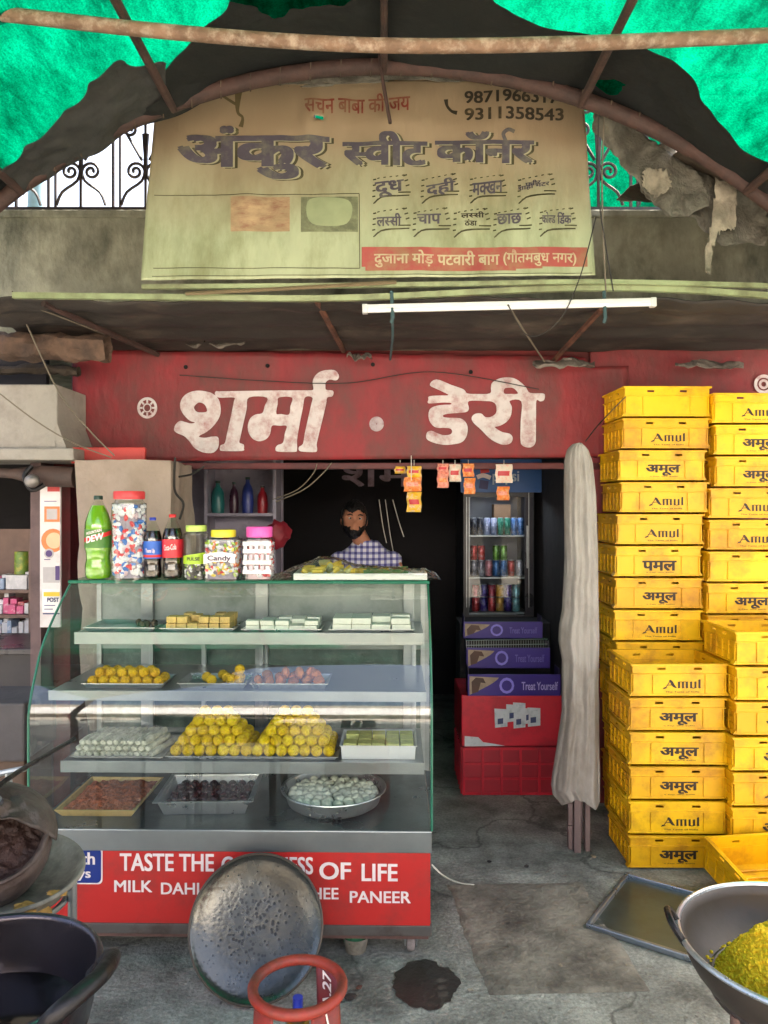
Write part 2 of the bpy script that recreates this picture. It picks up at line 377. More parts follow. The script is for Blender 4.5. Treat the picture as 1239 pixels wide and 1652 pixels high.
dey = [[s2([(135,120),(195,68),(330,118),(440,158),(475,195),(560,200),(680,195),(690,140),(700,100),(760,62),(840,50),(920,66),(1000,130),(1045,190),(1160,195),(1180,215),(1172,255),(1140,268),(1103,262),(1100,400),(1098,560),(1095,640),(1065,680),(1020,686),(975,668),(958,620),(960,450),(966,268),(862,262),(880,320),(870,400),(830,455),(770,490),(725,502),(790,545),(860,562),(888,600),(870,645),(820,662),(760,650),(680,605),(600,525),(530,460),(515,415),(545,382),(600,378),(640,410),(690,408),(735,375),(740,320),(725,285),(690,268),(640,265),(490,265),(490,330),(470,362),(400,372),(300,380),(258,392),(258,408),(300,416),(400,420),(450,445),(478,500),(470,580),(430,635),(360,656),(260,662),(160,640),(105,605),(110,550),(150,535),(200,555),(260,575),(320,568),(338,540),(320,515),(270,508),(190,505),(140,460),(122,400),(135,340),(180,312),(250,300),(325,296),(322,282),(250,278),(125,286),(122,250),(130,222),(220,214),(305,210),(220,165)]),
        s2([(815,150),(810,195),(870,200),(935,196),(905,155),(870,143)])]]
for L_ in sha: on_fascia(*traced(L_), 'lettering', m_white)
for L_ in dey: on_fascia(*traced(L_), 'lettering', m_white)
# painted roundels
V, Fc = strokes([([(238+14*math.cos(a), 658+15*math.sin(a)) for a in [k*math.pi/12 for k in range(25)]], 4.2)]+
    [([(238+7.5*math.cos(a), 658+8*math.sin(a)), (238+12*math.cos(a), 658+13*math.sin(a))], 3) for a in [k*math.pi/4 for k in range(8)]]+
    [([(238+6*math.cos(a), 658+6.5*math.sin(a)) for a in [k*math.pi/8 for k in range(17)]], 2)], 2)
on_fascia(V, Fc, 'emblem', m_white)
V, Fc = strokes([([(608+6.2*math.cos(a), 684+6.5*math.sin(a)) for a in [k*math.pi/12 for k in range(25)]], 11)], 2)
on_fascia(V, Fc, 'roundel', mat('grey_roundel', (175,160,165), .6, dirt=((120,90,92), .5, 14)))
m_hole = mat('nail_hole', (22,18,18), .9)
for hx, hy in ((432,590),(602,588),(300,592),(760,600)):
    b = MB(); c = P(hx, hy, D-.04); b.lathe([(0,.006),(.009,.005),(.011,0)], 12, mat=Matrix.Translation(c) @ Matrix.Rotation(R(90),4,'X')); b.build('nail', m_hole, fs, world=True)
# inner lettering on the beam inside (dull mauve)
V, Fc = glyphs('शमा', .02); V2 = fit(V, 0, 1, 0, 1)
x0, x1 = P(552,0,5.42).x, P(690,0,5.42).x
b = MB(); b.raw([Vector((x0+v.x*(x1-x0), 5.416-v.z, P(0,785,5.42).z+v.y*.155)) for v in V2], Fc)
b.build('lettering', mat('mauve_letter', (150,130,145), .6, dirt=((80,50,60), .5, 10)), shop, world=True, sm=False)
# ---- small round emblem on the right wall
b = MB(); c = P(1232, 620, 3.99)
V, Fc = strokes([([(13*math.cos(a), 13*math.sin(a)) for a in [k*math.pi/12 for k in range(25)]], 5), ([(6*math.cos(a), 6*math.sin(a)) for a in [k*math.pi/8 for k in range(17)]], 4)], 2)
b.raw([c+Vector((v.x/F*4, -.004-v.z, v.y/F*4)) for v in V], Fc); b.build('emblem', m_white, shop, world=True, sm=False)

# ------------------------------------------------------------ awning under the banner
m_tin = mat('sooty_tin', (48,42,38), .75, var=.45, scale=3, bump=.5, bscale=9, dirt=((96,84,74), .28, 2.4), stretch=(1,2,1))
m_green = mat('pale_green_paint', (150,160,120), .6, var=.2, scale=7, bump=.2, dirt=((96,92,64), .45, 5))
m_rust = mat('rust_steel', (104,66,50), .8, var=.35, scale=12, bump=.4, dirt=((58,40,34), .55, 9))
m_rustdk = mat('brown_steel', (70,48,42), .75, var=.3, scale=10, bump=.3, dirt=((40,30,28), .5, 9))
aw = thing('awning', 'sooty tin awning with pale green front rail over the doorway', 'awning', (0,3.5,2.4))
YF = 3.2
zf = P(0, 478, YF).z
def awf(u, v):
    x = -1.75+4.6*u; d = YF+.01+(4.02-YF)*v
    z = zf-.02+(2.375-zf)*v+.018*fbm(x*1.6, d*2.5, 3, 4)+.012*math.sin(x*23)*.5*(1-v)+.01*math.sin(d*30)
    return Vector((x, d, z))
b = MB(); b.grid(awf, 110, 34); b.build('roof_sheet', m_tin, aw, world=True, solid=.006)
b = MB(); b.tube([P(22,477,YF), P(300,480,YF-.01), P(560,481,YF), P(900,466,YF), P(1100,468,YF), P(1300,482,YF)], .0165, 4, sub=6)
b.build('front_rail', m_green, aw, world=True, ang=60)
b = MB(); b.tube([P(230,463,YF-.03), P(520,461,YF-.03), P(760,458,YF-.03), P(980,455,YF-.03), P(1260,462,YF-.02)], .013, 4, sub=6); b.build('batten', m_green, aw, world=True, ang=60)
b = MB(); b.tube([P(300,474,YF-.045), P(470,465,YF-.05), P(640,455,YF-.05)], .008, 5, sub=4); b.build('stick', mat('stick_wood', (120,104,78), .8, bump=.3), aw, world=True)
for (a0, a1, dd) in ((( 512,486),(555,566),.0),((972,498),(893,582),.0),((70,490),(255,572),.0)):
    b = MB(); b.tube([P(a0[0], a0[1], YF+.02), P(a1[0], a1[1], 3.95)], .014, 6); b.build('brace', m_rust if a0[0] > 100 else m_rustdk, aw, world=True)
# peeled tin flaps along the back edge of the awning
for k, (x0, x1, yy, s) in enumerate(((300,395,552,1.0),(560,600,575,.6),(860,960,586,1.1),(1090,1200,588,.9))):
    b = MB()
    b.grid(lambda u, v: P(x0+(x1-x0)*u, yy+14*s*(v-.5)*(1-.6*abs(2*u-1))+10*fbm(u*4+k, v), 3.9-.05*v+.03*fbm(u*5, v*2, k)), 16, 5)
    b.build('loose_flap', mat('grey_flap', (120,112,104), .7, var=.3, scale=9, bump=.4, dirt=((60,54,50), .5, 10)), aw, world=True, solid=.003)
# rough beam end on the left
b = MB()
def beam(u, v):
    a = 2*math.pi*v; c = P(-60+235*u, 556+6*u, 3.6)
    r = .062*(1+.35*fbm(u*7, math.cos(a)*1.2, math.sin(a)*1.2+4, 4))
    return c+Vector((0, math.cos(a)*r, math.sin(a)*r))
b.grid(beam, 50, 18); tag(b.build('timber_beam', mat('weathered_timber', (98,76,62), .85, var=.4, scale=8, bump=.7, dirt=((40,30,26), .6, 6))), 'weathered broken timber beam sticking out left of the red fascia', 'beam')
for k, pts in enumerate(([(-40,520),(60,505),(190,512),(330,545)], [(-40,600),(60,596),(128,600)])):
    b = MB()
    b.grid(lambda u, v: (lambda p: p+Vector((0, .03*math.cos(v*6.28), .026*math.sin(v*6.28)))*(1+.5*fbm(u*8, v*3, k)))(smooth([P(x, y, 3.75+.1*k) for x, y in pts], 12)[min((len(pts)-1)*12, int(u*(len(pts)-1)*12))]), (len(pts)-1)*12, 10)
    tag(b.build('rag_roll', mat('sooty_rag', (62,54,46), .9, var=.4, scale=10, bump=.6)), ('sooty rolled rag tucked under the awning left of the fascia', 'dark rag roll lying on the concrete block at left')[k], 'rag')

# ------------------------------------------------------------ upper railing on the parapet
m_iron = mat('dark_iron', (46,40,40), .55, var=.25, scale=14, dirt=((90,62,48), .3, 18))
rl = thing('balcony_railing', 'black wrought iron balcony railing with scrolls on top of the parapet', 'railing', (0,4.1,3.085))
zb, zt = 3.13, 3.13+.66
for z in (zb, zb+.14*0+.62, zt+.05):
    b = MB(); b.box(-2.8, 2.8, 4.09, 4.11, z-.008, z+.008); b.build('rail', m_iron, rl, world=True, sm=False)
pitch = .345; X0 = P(20,0,4.1).x
def scroll(cx, cz, r, sx, sz, turns=1.6):
    pts = []
    for k in range(26):
        t = k/25; a = t*turns*2*math.pi; rr = r*(1-.82*t); pts.append(Vector((cx+sx*rr*math.cos(a), 4.1, cz+sz*rr*math.sin(a))))
    return pts
for i in range(-2, 26):
    x = X0+i*pitch*.5-.15
    b = MB(); b.box(x-.006, x+.006, 4.092, 4.108, 3.085, zt+.05); b.build('bar', m_iron, rl, world=True, sm=False)
    if i % 2 == 0: b = MB(); b.box(x+.032, x+.042, 4.092, 4.108, 3.139, zt+.04); b.build('bar', m_iron, rl, world=True, sm=False)
for i in range(-1, 13):
    x = X0+(i+.5)*pitch-.15
    for s in (-1, 1):
        b = MB()
        st = scroll(x+s*.055, zb+.20, .05, -s, 1)
        b.tube([Vector((x+s*.012, 4.1, zb+.40)), Vector((x+s*.004, 4.1, zb+.28))]+st, .0085, 6)
        b.tube([Vector((x+s*.13, 4.1, zb+.02)), Vector((x+s*.10, 4.1, zb+.09)), Vector((x+s*.02, 4.1, zb+.15)), Vector((x+s*.004, 4.1, zb+.22))], .008, 6, sub=3)
        b.tube([Vector((x+s*.02, 4.1, zb+.26))]+[Vector((x+s*.10, 4.1, zb+.40))]+scroll(x+s*.085, zb+.42, .042, s, 1), .0085, 6)
        b.tube(scroll(x+s*.07, zb+.55, .04, -s, -1), .008, 6)
        b.build('scroll', m_iron, rl, world=True)
b = MB(); b.tube([P(58,345,4.3), P(60,260,4.3)], .045, 10); b.build('post', mat('pale_blue_post', (150,190,215), .5), rl, world=True)

# ------------------------------------------------------------ banner
bn = thing('banner', 'faded cream shop banner with grey Devanagari lettering and phone numbers', 'banner', P(595,450,3.16))
def bpos(px, py, off=0.0):
    v = (450-py)/315.0; d = 3.14+.20*max(0, v)
    p = P(px, py, d); w = .010*fbm(px/70, py/150, 1)+.012*math.exp(-((px-515)/70)**2-((py-190)/40)**2)*math.sin((px-515)/9)+.008*math.sin(px/26+py/40)*max(0, v)
    return p+Vector((0, w-off, 0))
def bouter(u, v):
    top = 140-12*math.sin(u*3.1)+ (28 if u > .97 else 0)*(u-.97)/.03+5*fbm(u*6, 1)
    xl_ = 228+24*v; xr_ = 961-18*v
    px = xl_+(xr_-xl_)*u; py = 452-8*u+(top-(452-8*u))*v
    return px, py
def banner_material():
    m = mat('banner_vinyl', (176,182,148), .55, var=.12, scale=4, bump=.3, bscale=9, dirt=((128,130,92), .5, 2.6), stretch=(2.2,1,.7))
    nt = m.node_tree; N = nt.nodes; L = nt.links.new; b = N['Principled BSDF']; src = b.inputs['Base Color'].links[0].from_socket
    g_ = N.new('ShaderNodeNewGeometry'); sp = N.new('ShaderNodeSeparateXYZ'); L(g_.outputs['Position'], sp.inputs[0])
    nz = N.new('ShaderNodeTexNoise'); nz.inputs['Scale'].default_value = 2.2; nz.inputs['Detail'].default_value = 7; L(g_.outputs['Position'], nz.inputs['Vector'])
    ad = N.new('ShaderNodeMath'); ad.operation = 'MULTIPLY_ADD'; ad.inputs[1].default_value = .38; L(nz.outputs['Fac'], ad.inputs[0]); L(sp.outputs['Z'], ad.inputs[2])
    mr = N.new('ShaderNodeMapRange'); mr.inputs[1].default_value = 2.86; mr.inputs[2].default_value = 3.30; L(ad.outputs[0], mr.inputs[0])
    x = N.new('ShaderNodeMix'); x.data_type = 'RGBA'; x.inputs[7].default_value = lin((168,148,120))+(1,); L(mr.outputs[0], x.inputs[0]); L(src, x.inputs[6]); L(x.outputs[2], b.inputs['Base Color'])
    # vertical fold marks
    return m
m_ban = banner_material()
b = MB(); hole = (515, 190)
b.grid(lambda u, v: bpos(*bouter(u, v)), 140, 62, mask=lambda u, v: (lambda p: ((p[0]-hole[0])/6)**2+((p[1]-hole[1])/5)**2 > 1)(bouter(u, v)))
b.build('sheet', m_ban, bn, world=True, solid=.0015)
m_grey = mat('banner_grey_ink', (88,82,92), .6, var=.15, scale=14, dirt=((130,126,108), .4, 11))
m_shadow = mat('banner_dark_ink', (74,70,48), .6, var=.15, dirt=((128,124,88), .35, 12))
m_faint = mat('banner_red_ink', (146,62,50), .6, var=.2, dirt=((150,124,96), .62, 12))
m_fadedgrey = mat('banner_faded_ink', (66,60,50), .6, var=.2, dirt=((120,104,76), .35, 10))
def onb(V, Fc, name, m, off=.004):
    V, Fc = finer(V, Fc, 9)
    b = MB(); b.raw([bpos(v.x, v.y, off+v.z) for v in V], Fc); return b.build(name, m, bn, world=True, sm=False)
def btext(s, x0, x1, y0, y1, m, bold=.02, off=.004, slope=0, name='lettering'):
    V, Fc = glyphs(s, bold); V = fit(V, x0, x1, y1, y0)
    for v in V: v.y += slope*(v.x-x0)
    return onb(V, Fc, name, m, off)
def sub(V): return V
for s, x0, x1, y0, y1 in (('अंकुर', 288, 532, 204, 290), ('स~वीट', 553, 690, 214, 268), ('कॉनर', 702, 862, 213, 264)):
    btext(s, x0+7, x1+7, y0+2, y1+2, m_shadow, .055, .003)
    btext(s, x0+3, x1+3, y0+1, y1+1, mat('banner_light_ink', (176,172,140), .6), .05, .0042)
    btext(s, x0, x1, y0, y1, m_grey, .05, .0056)
onb(*strokes([([(818,232),(812,218),(820,211),(830,214)], 6)]), 'lettering', m_grey, .0062)
btext('सचन बाबा की जय', 492, 662, 152, 184, m_faint, .02, slope=-.02)
btext('9871966317', 750, 902, 146, 166, m_fadedgrey, .03); btext('9311358543', 750, 910, 174, 194, m_fadedgrey, .03)
onb(*strokes([([(720,160),(722,170),(729,178),(738,181)], [7,4.5,4.5,7])]), 'phone_symbol', m_fadedgrey)
items = [('दूध',605,652,290,316,0),('दही',688,735,288,314,0),('मक~खन',762,812,292,312,1),('पनीर',848,872,288,297,1),
         ('लस~सी',608,648,345,366,2),('चाप',673,712,346,362,2),('लस~सी',744,782,342,352,3),('छाछ',802,842,345,362,2),('कोल~ड',874,896,344,362,2),('िडंक',899,922,343,362,2)]
for s, x0, x1, y0, y1, k in items:
    btext(s, x0, x1, y0+ (5 if k < 2 else 0), y1+(5 if k < 2 else 0), m_fadedgrey if k == 3 else m_grey, .035, slope=-.14 if k < 2 else -.03)
btext('शाही मटर', 836, 886, 299, 309, m_grey, .03, slope=-.14)
btext('ठंडा', 750, 770, 354, 364, m_fadedgrey, .03)
for i in range(9):
    if i < 4: cx, cy = 603+i*78, 322
    else: cx, cy = 603+[0,65,130,195,268][i-4], 376
    L_ = [([(cx+2,cy+6),(cx+12,cy-3),(cx+30,cy-6),(cx+58,cy-7)], [1.5,3,2]), ([(cx,cy+7),(cx+8,cy-1)], 2), ([(cx+40,cy-12),(cx+60,cy-12)], 2)]
    for k in range(4): L_.append(([(cx-2+k*.5, cy-4-k*9),(cx+3+k*.5, cy-5-k*9)], 2.2))
    for k in range(3): L_.append(([(cx+52-k*2, cy-22-k*8),(cx+58-k*2, cy-24-k*8)], 2.2))
    for k in range(5): L_.append(([(cx+6+k*10, cy-33-k*1.5),(cx+10+k*10, cy-34-k*1.5)], 1.6))
    onb(*strokes(L_, 2), 'brush_mark', m_shadow, .004)
def rect(x0, y0, x1, y1, name, m, off=.003, nx=24, ny=10, mask=None):
    b = MB(); b.grid(lambda u, v: bpos(x0+(x1-x0)*u, y0+(y1-y0)*v, off), nx, ny, mask); b.build(name, m, bn, world=True, sm=False)
rect(584, 399, 948, 437, 'address_strip', mat('faded_red_strip', (170,82,76), .6, var=.15, dirt=((150,140,100), .38, 5)), .003, 60, 12, lambda u, v: v < .8 or u > .02 and u < .92-.5*(v-.8)*3)
m_strip = mat('strip_ink', (198,184,150), .6, dirt=((170,110,95), .45, 12))
btext('दुजाना मोड़', 604, 700, 404, 432, m_strip, .03, .0045); btext('पटवारी बाग', 706, 806, 404, 428, m_strip, .03, .0045); btext('(गौतमबुध नगर)', 812, 930, 403, 430, m_strip, .02, .0045)
m_pic1 = mat('faded_photo_pink', (178,150,116), .6, var=.25, scale=9, dirt=((146,100,82), .45, 16), stretch=(1,1,2.2)); m_pic2 = mat('faded_photo_green', (158,166,128), .6, var=.12, scale=9); m_pic3 = mat('faded_photo_edge', (116,118,92), .6, var=.2, scale=20, dirt=((150,156,118), .5, 24))
rect(373, 318, 468, 374, 'picture', m_pic1); rect(486, 318, 578, 375, 'picture', m_pic3)
V, Fc = strokes([([(496,346),(566,346)], 40)], 8); onb(*(lambda c: c)((lambda a: a)(traced([[(500,322),(530,319),(562,324),(569,342),(560,362),(534,366),(505,362),(495,344)]]))), 'picture', m_pic2, .0045)
onb(*strokes([([(250,316),(580,313)],1.2), ([(580,313),(581,433)],1.2), ([(248,433),(581,433)],1.2), ([(246,446),(955,441)],1.0)], 8), 'print_line', m_shadow, .003)
onb(*strokes([([(386,148),(384,180),(392,190),(389,205)], [12,5,4,8]), ([(340,142),(362,158),(386,172)], [3,4,5])], 5), 'stain', mat('banner_stain', (104,92,62), .8), .003)
# ------------------------------------------------------------ canopy over the forecourt
m_net = bpy.data.materials.new('green_shade_net'); m_net.use_nodes = True
def net_nodes(m):
    N = m.node_tree.nodes; L = m.node_tree.links.new; N.remove(N['Principled BSDF'])
    ge = N.new('ShaderNodeNewGeometry'); nz = N.new('ShaderNodeTexNoise'); nz.inputs['Scale'].default_value = 5; nz.inputs['Detail'].default_value = 12; nz.inputs['Roughness'].default_value = .7
    mp = N.new('ShaderNodeMapping'); mp.inputs['Scale'].default_value = (1.6,.55,1.6); mp.inputs['Rotation'].default_value = (0,0,.5); L(ge.outputs['Position'], mp.inputs[0]); L(mp.outputs[0], nz.inputs['Vector'])
    mr = N.new('ShaderNodeMapRange'); mr.inputs[1].default_value = .36; mr.inputs[2].default_value = .66; L(nz.outputs['Fac'], mr.inputs[0])
    mx = N.new('ShaderNodeMix'); mx.data_type = 'RGBA'; mx.inputs[6].default_value = lin((0,66,42))+(1,); mx.inputs[7].default_value = lin((0,140,98))+(1,); L(mr.outputs[0], mx.inputs[0])
    n2 = N.new('ShaderNodeTexNoise'); n2.inputs['Scale'].default_value = 140; n2.inputs['Detail'].default_value = 3; L(ge.outputs['Position'], n2.inputs['Vector'])
    m4 = N.new('ShaderNodeMapRange'); m4.inputs[1].default_value = .35; m4.inputs[2].default_value = .65; m4.inputs[3].default_value = .62; m4.inputs[4].default_value = 1; L(n2.outputs['Fac'], m4.inputs[0])
    mv = N.new('ShaderNodeVectorMath'); mv.operation = 'SCALE'; L(mx.outputs[2], mv.inputs[0]); L(m4.outputs[0], mv.inputs['Scale'])
    bp = N.new('ShaderNodeBump'); bp.inputs['Strength'].default_value = .9; bp.inputs['Distance'].default_value = .06; L(nz.outputs['Fac'], bp.inputs['Height'])
    d = N.new('ShaderNodeBsdfDiffuse'); t = N.new('ShaderNodeBsdfTranslucent')
    for q_ in (d, t): L(mv.outputs[0], q_.inputs[0]); L(bp.outputs[0], q_.inputs['Normal'])
    x = N.new('ShaderNodeMixShader'); x.inputs[0].default_value = .6; L(d.outputs[0], x.inputs[1]); L(t.outputs[0], x.inputs[2])
    tr = N.new('ShaderNodeBsdfTransparent'); tr.inputs[0].default_value = (.02,.5,.3,1)
    y = N.new('ShaderNodeMixShader'); y.inputs[0].default_value = .03; L(x.outputs[0], y.inputs[1]); L(tr.outputs[0], y.inputs[2])
    L(y.outputs[0], N['Material Output'].inputs[0])
net_nodes(m_net)
m_tarp = mat('black_tarpaulin', (8,10,9), .8, var=.4, scale=5, bump=.5, bscale=12, dirt=((22,25,23), .3, 4))
m_greytarp = mat('grey_tarpaulin', (56,55,53), .8, var=.4, scale=5, bump=.5, bscale=14, dirt=((36,38,36), .5, 5))
m_sackc = mat('sooty_sacking', (84,70,56), .9, var=.4, scale=7, bump=.6, bscale=24, dirt=((44,38,32), .5, 6))
RAD, ZC = 2.35, .89
def vault(x, d, off=0):
    th = x/RAD; r = RAD-off
    return Vector((math.sin(th)*r, d, ZC+math.cos(th)*r))
cn = thing('canopy', 'barrel canopy of green shade net and dark tarpaulin on rusty pipe arches', 'canopy', (0,1.3,0))
DB, DF = 2.93, .35
SW = 2.5
def netf(u, v):
    x = -SW+2*SW*u; d = DF+(DB-DF)*v
    return vault(x, d, -.012+.02*fbm(x*2.2, d*2.2, 3, 3)+.008*abs(fbm(x*9+d*4, d*2.5, 5, 2))+.035*math.sin(v*math.pi*2)**2)
b = MB(); b.grid(netf, 110, 70); b.build('net_sheet', m_net, cn, world=True)
# dark sheet slung beneath the net: ragged outline
def pix(p): return (CX+F*p.x/p.y, HY-F*(p.z-EYE)/p.y)
LEFT = [(-2000,-3000),(500,-900),(420,-300),(385,-40),(372,0),(345,28),(300,75),(246,112),(255,132),(216,160),(150,205),(60,245),(-40,290)]
RIGHT = [(-3000,560),(-900,640),(-300,720),(0,800),(30,885),(60,985),(88,1085),(112,1125),(150,1150),(190,1180),(230,1215),(255,1262),(300,1330)]
def interp(tb, q):
    for (a, b_), (c, d_) in zip(tb, tb[1:]):
        if a <= q <= c: return b_+(d_-b_)*(q-a)/(c-a)
    return tb[-1][1] if q > tb[-1][0] else tb[0][1]
def inside_tarp(u, v):
    p = netf(u, v); px, py = pix(p)
    if p.y < 1.85: return True  # out of view the tarp covers everything, added to cut green light
    j = 12*fbm(p.x*9, p.y*9, 2, 4)
    lt = interp([(y, x) for x, y in sorted(LEFT, key=lambda k: k[1])], py)+j
    rt = interp(RIGHT, py)+j
    return lt < px < rt or (700 < px and py < 22 and px < 905-j and False)
def tarpf(u, v):
    x = -2.4+4.8*u; d = DF+.02+(DB-DF-.02)*v
    return vault(x, d, .025+.03*fbm(x*2.5, d*2.5, 7, 4)+.02*math.sin(x*6))
def tmask(u, v):
    x = -2.4+4.8*u; d = DF+.02+(DB-DF-.02)*v
    return inside_tarp((x+SW)/(2*SW), (d-DF)/(DB-DF))
b = MB(); b.grid(tarpf, 220, 120, tmask); soften(b.build('tarpaulin', m_tarp, cn, world=True))
# sacking flap, rim arch to banner top, added to keep the sun out
def flap(u, v):
    x = -.98+2.2*u; p = vault(x, 2.9, .02); q = Vector((x*1.06, 3.82, max(p.z+.30, 3.64-.10*x*x)+.02*fbm(x*5, 3)))
    return p.lerp(q, v)+Vector((0, 0, .02*fbm(x*6, v*3, 4, 3)))
b = MB(); b.grid(flap, 70, 18); b.build('light_block_flap', m_sackc, cn, world=True, solid=.003)
def flap2(u, v):
    x = 1.2+1.25*u; p = vault(x, 2.9, .02); return p.lerp(Vector((x, 3.97, 3.12)), v)+Vector((0, 0, .03*fbm(x*6, v*4, 4, 3)))
b = MB(); b.grid(flap2, 40, 30); b.build('light_block_flap', m_sackc, cn, world=True, solid=.003)  # added right flap, stops sun reaching the floor
def flap3(u, v):
    x = -2.4+1.45*u; p = vault(x, 2.9, .02); return p.lerp(Vector((x, 4.06, 3.86)), v)+Vector((0, 0, .02*fbm(x*6, v*4, 8, 3)))
b = MB(); b.grid(flap3, 40, 30); b.build('light_block_flap', m_sackc, cn, world=True, solid=.003)  # hidden left flap, added so the counter glass reflects dark
# grey cloth under the left rim
def gmask(u, v):
    px, py = pix(greyf(u, v)); j = 10*fbm(px/30, py/30, 5, 3)
    return py > 92+abs(px-235)*.12+j and py > 98+max(0, (190-px))*.95+j*1.5 and px < 268
def greyf(u, v):
    x = -1.5+.95*u; d = 2.2+.72*v
    return vault(x, d, .06+.03*fbm(x*5, d*5, 3, 4))
b = MB(); b.grid(greyf, 60, 60, gmask); soften(b.build('grey_sheet', m_greytarp, cn, world=True))
# lacing cord that ties the net to the rim arch
for k in range(26):
    x = -1.45+2.9*k/25; b = MB(); c_ = vault(x, 2.9, .035); b.tube([c_+Vector((0,.036,.012)), c_+Vector((.006,0,-.036)), c_+Vector((.012,-.036,.012))], .0028, 5, sub=4); b.build('lacing', m_sackc, cn, world=True)
for d, r in ((2.90,.030),(1.75,.025),(.4,.025)):
    b = MB(); b.tube([vault(-SW, d)*1+Vector((0,0,-2.0))]+[vault(-SW+2*SW*k/40, d, .035) for k in range(41)]+[vault(SW, d)+Vector((0,0,-2.0))], r, 10); b.build('arch_pipe', m_rustdk if d > 2 else m_rust, cn, world=True)
for x in (-2.2,-1.5,-.83,0,.775,1.5,2.2):
    b = MB(); b.tube([vault(x, .37, .055), vault(x, 2.9, .055)], .016 if abs(x) > .1 else .013, 8); b.build('purlin', m_rustdk, cn, world=True)
b = MB(); b.tube([P(611,70,2.86), P(618,130,2.86), P(630,199,2.87)], .007, 6); b.build('hanging_rod', m_rustdk, cn, world=True)
m_pipe = mat('flaking_pipe', (120,94,74), .75, var=.35, scale=14, bump=.5, bscale=40, dirt=((176,160,140), .42, 22))
b = MB(); b.tube([P(-160,2,2.2), P(0,22,2.2), P(300,54,2.2), P(600,73,2.2), P(900,71,2.2), P(1239,57,2.2), P(1400,46,2.2)], .0205, 12, sub=6); b.build('cross_pipe', m_pipe, cn, world=True)
# ragged sacking hanging from the arch, right and centre
m_sack = mat('dirty_sacking', (104,100,90), .9, var=.35, scale=9, bump=.5, bscale=60, dirt=((58,52,42), .5, 6))
m_sack2 = mat('pale_sacking', (142,132,116), .9, var=.3, scale=9, bump=.6, bscale=24, dirt=((66,60,50), .45, 8))
def rag(name, outline, d0, seed, m, amp=.05, n=54, fold=1.0, lab=None):
    xs = [p[0] for p in outline]; ys = [p[1] for p in outline]; x0, x1, y0, y1 = min(xs), max(xs), min(ys), max(ys)
    def inpoly(px, py):
        c = False
        for (ax, ay), (bx, by) in zip(outline, outline[1:]+outline[:1]):
            if (ay > py) != (by > py) and px < (bx-ax)*(py-ay)/(by-ay)+ax: c = not c
        return c
    def fn(u, v):
        px = x0+(x1-x0)*u; py = y0+(y1-y0)*v
        f = fbm(px/60+seed, py/95, seed, 2)+.35*math.sin(px/13+3*fbm(px/50, py/60, seed))+.15*fbm(px/16, py/25, seed+3, 2)
        return P(px, py, d0-amp*.8*f)
    b = MB(); b.grid(fn, n, n, lambda u, v: inpoly(x0+(x1-x0)*u+6*fbm(u*12, v*12, seed), y0+(y1-y0)*v+6*fbm(v*12, u*12, seed)))
    o = soften(b.build(name, m, None, solid=.002), 3)
    return tag(o, lab, 'sacking')
rag('sacking', [(952,170),(1020,200),(1085,250),(1130,285),(1150,330),(1090,350),(1060,335),(1030,300),(1005,270),(985,240),(958,215)], 3.05, 1.3, m_sack, lab='brown sacking draped from the arch beside the banner top right corner')
rag('sacking', [(1030,250),(1075,230),(1140,280),(1200,305),(1239,335),(1239,400),(1200,390),(1165,400),(1120,350),(1075,345),(1035,310)], 3.1, 4.7, m_sack, .07, lab='crumpled brown sacking bundle hanging at the far right of the parapet')
rag('sacking', [(1155,285),(1190,292),(1188,370),(1160,372),(1150,400),(1148,445),(1138,440),(1138,395),(1148,370)], 3.02, 8.2, m_sack2, .03, lab='pale torn sacking strip hanging down over the right parapet')
rag('sacking', [(1040,270),(1078,275),(1085,300),(1060,320),(1036,300)], 3.0, 9.9, m_sack2, .03, lab='small pale folded sacking piece stuffed under the right arch')
rag('sacking', [(352,112),(430,100),(520,98),(600,104),(700,104),(800,118),(900,142),(905,158),(800,132),(640,128),(520,138),(430,134),(380,140)], 3.0, 2.2, m_sack, .03, n=80, lab='long brown sacking strip between the arch and the banner top')
# green net hung behind the railing on the right
b = MB(); b.grid(lambda u, v: Vector((-.5+2.95*u, 4.45+.03*fbm(u*6, v*4), 3.0+.9*v)), 30, 14)
tag(b.build('net_screen', m_net), 'green shade net screen stretched behind the railing at right', 'net')
# ------------------------------------------------------------ tube light and cables
m_lampw = bpy.data.materials.new('unlit_tube'); m_lampw.use_nodes = True
pb = m_lampw.node_tree.nodes['Principled BSDF']; pb.inputs['Base Color'].default_value = (.85,.85,.85,1); pb.inputs['Emission Color'].default_value = (1,.98,1,1); pb.inputs['Emission Strength'].default_value = .0  # plain white tube, gives off no light
tl = thing('tube_light', 'white batten tube light hung below the awning rail', 'lamp', P(820,490,3.1))
A, B_ = P(585,498,3.1), P(1058,487,3.1)
b = MB(); ax = (B_-A); M4 = Matrix.Translation(A) @ ax.to_track_quat('X','Z').to_matrix().to_4x4()
b.box(0, ax.length, -.014, .014, -.002, .014, bev=.003, mat=M4); b.build('batten_housing', mat('white_enamel', (214,212,212), .35, var=.04), tl, world=True)
b = MB(); b.tube([M4 @ Vector((.02,-.004,-.009)), M4 @ Vector((ax.length-.02,-.004,-.009))], .0095, 12); b.build('tube', m_lampw, tl, world=True)
for e in (0, ax.length-.022):
    b = MB(); b.box(e, e+.022, -.016, .016, -.021, .016, bev=.003, mat=M4); b.build('end_cap', mat('lamp_cap', (205,205,205), .4), tl, world=True)
for px in (632, 975):
    b = MB(); b.tube([P(px,470,3.11), P(px+2,512,3.085), P(px,520,3.1)], .008, 5); b.build('tie', mat('teal_cord', (60,84,88), .8), tl, world=True)
m_wire = mat('grey_wire', (112,102,88), .7); m_wired = mat('dark_wire', (46,42,40), .7)
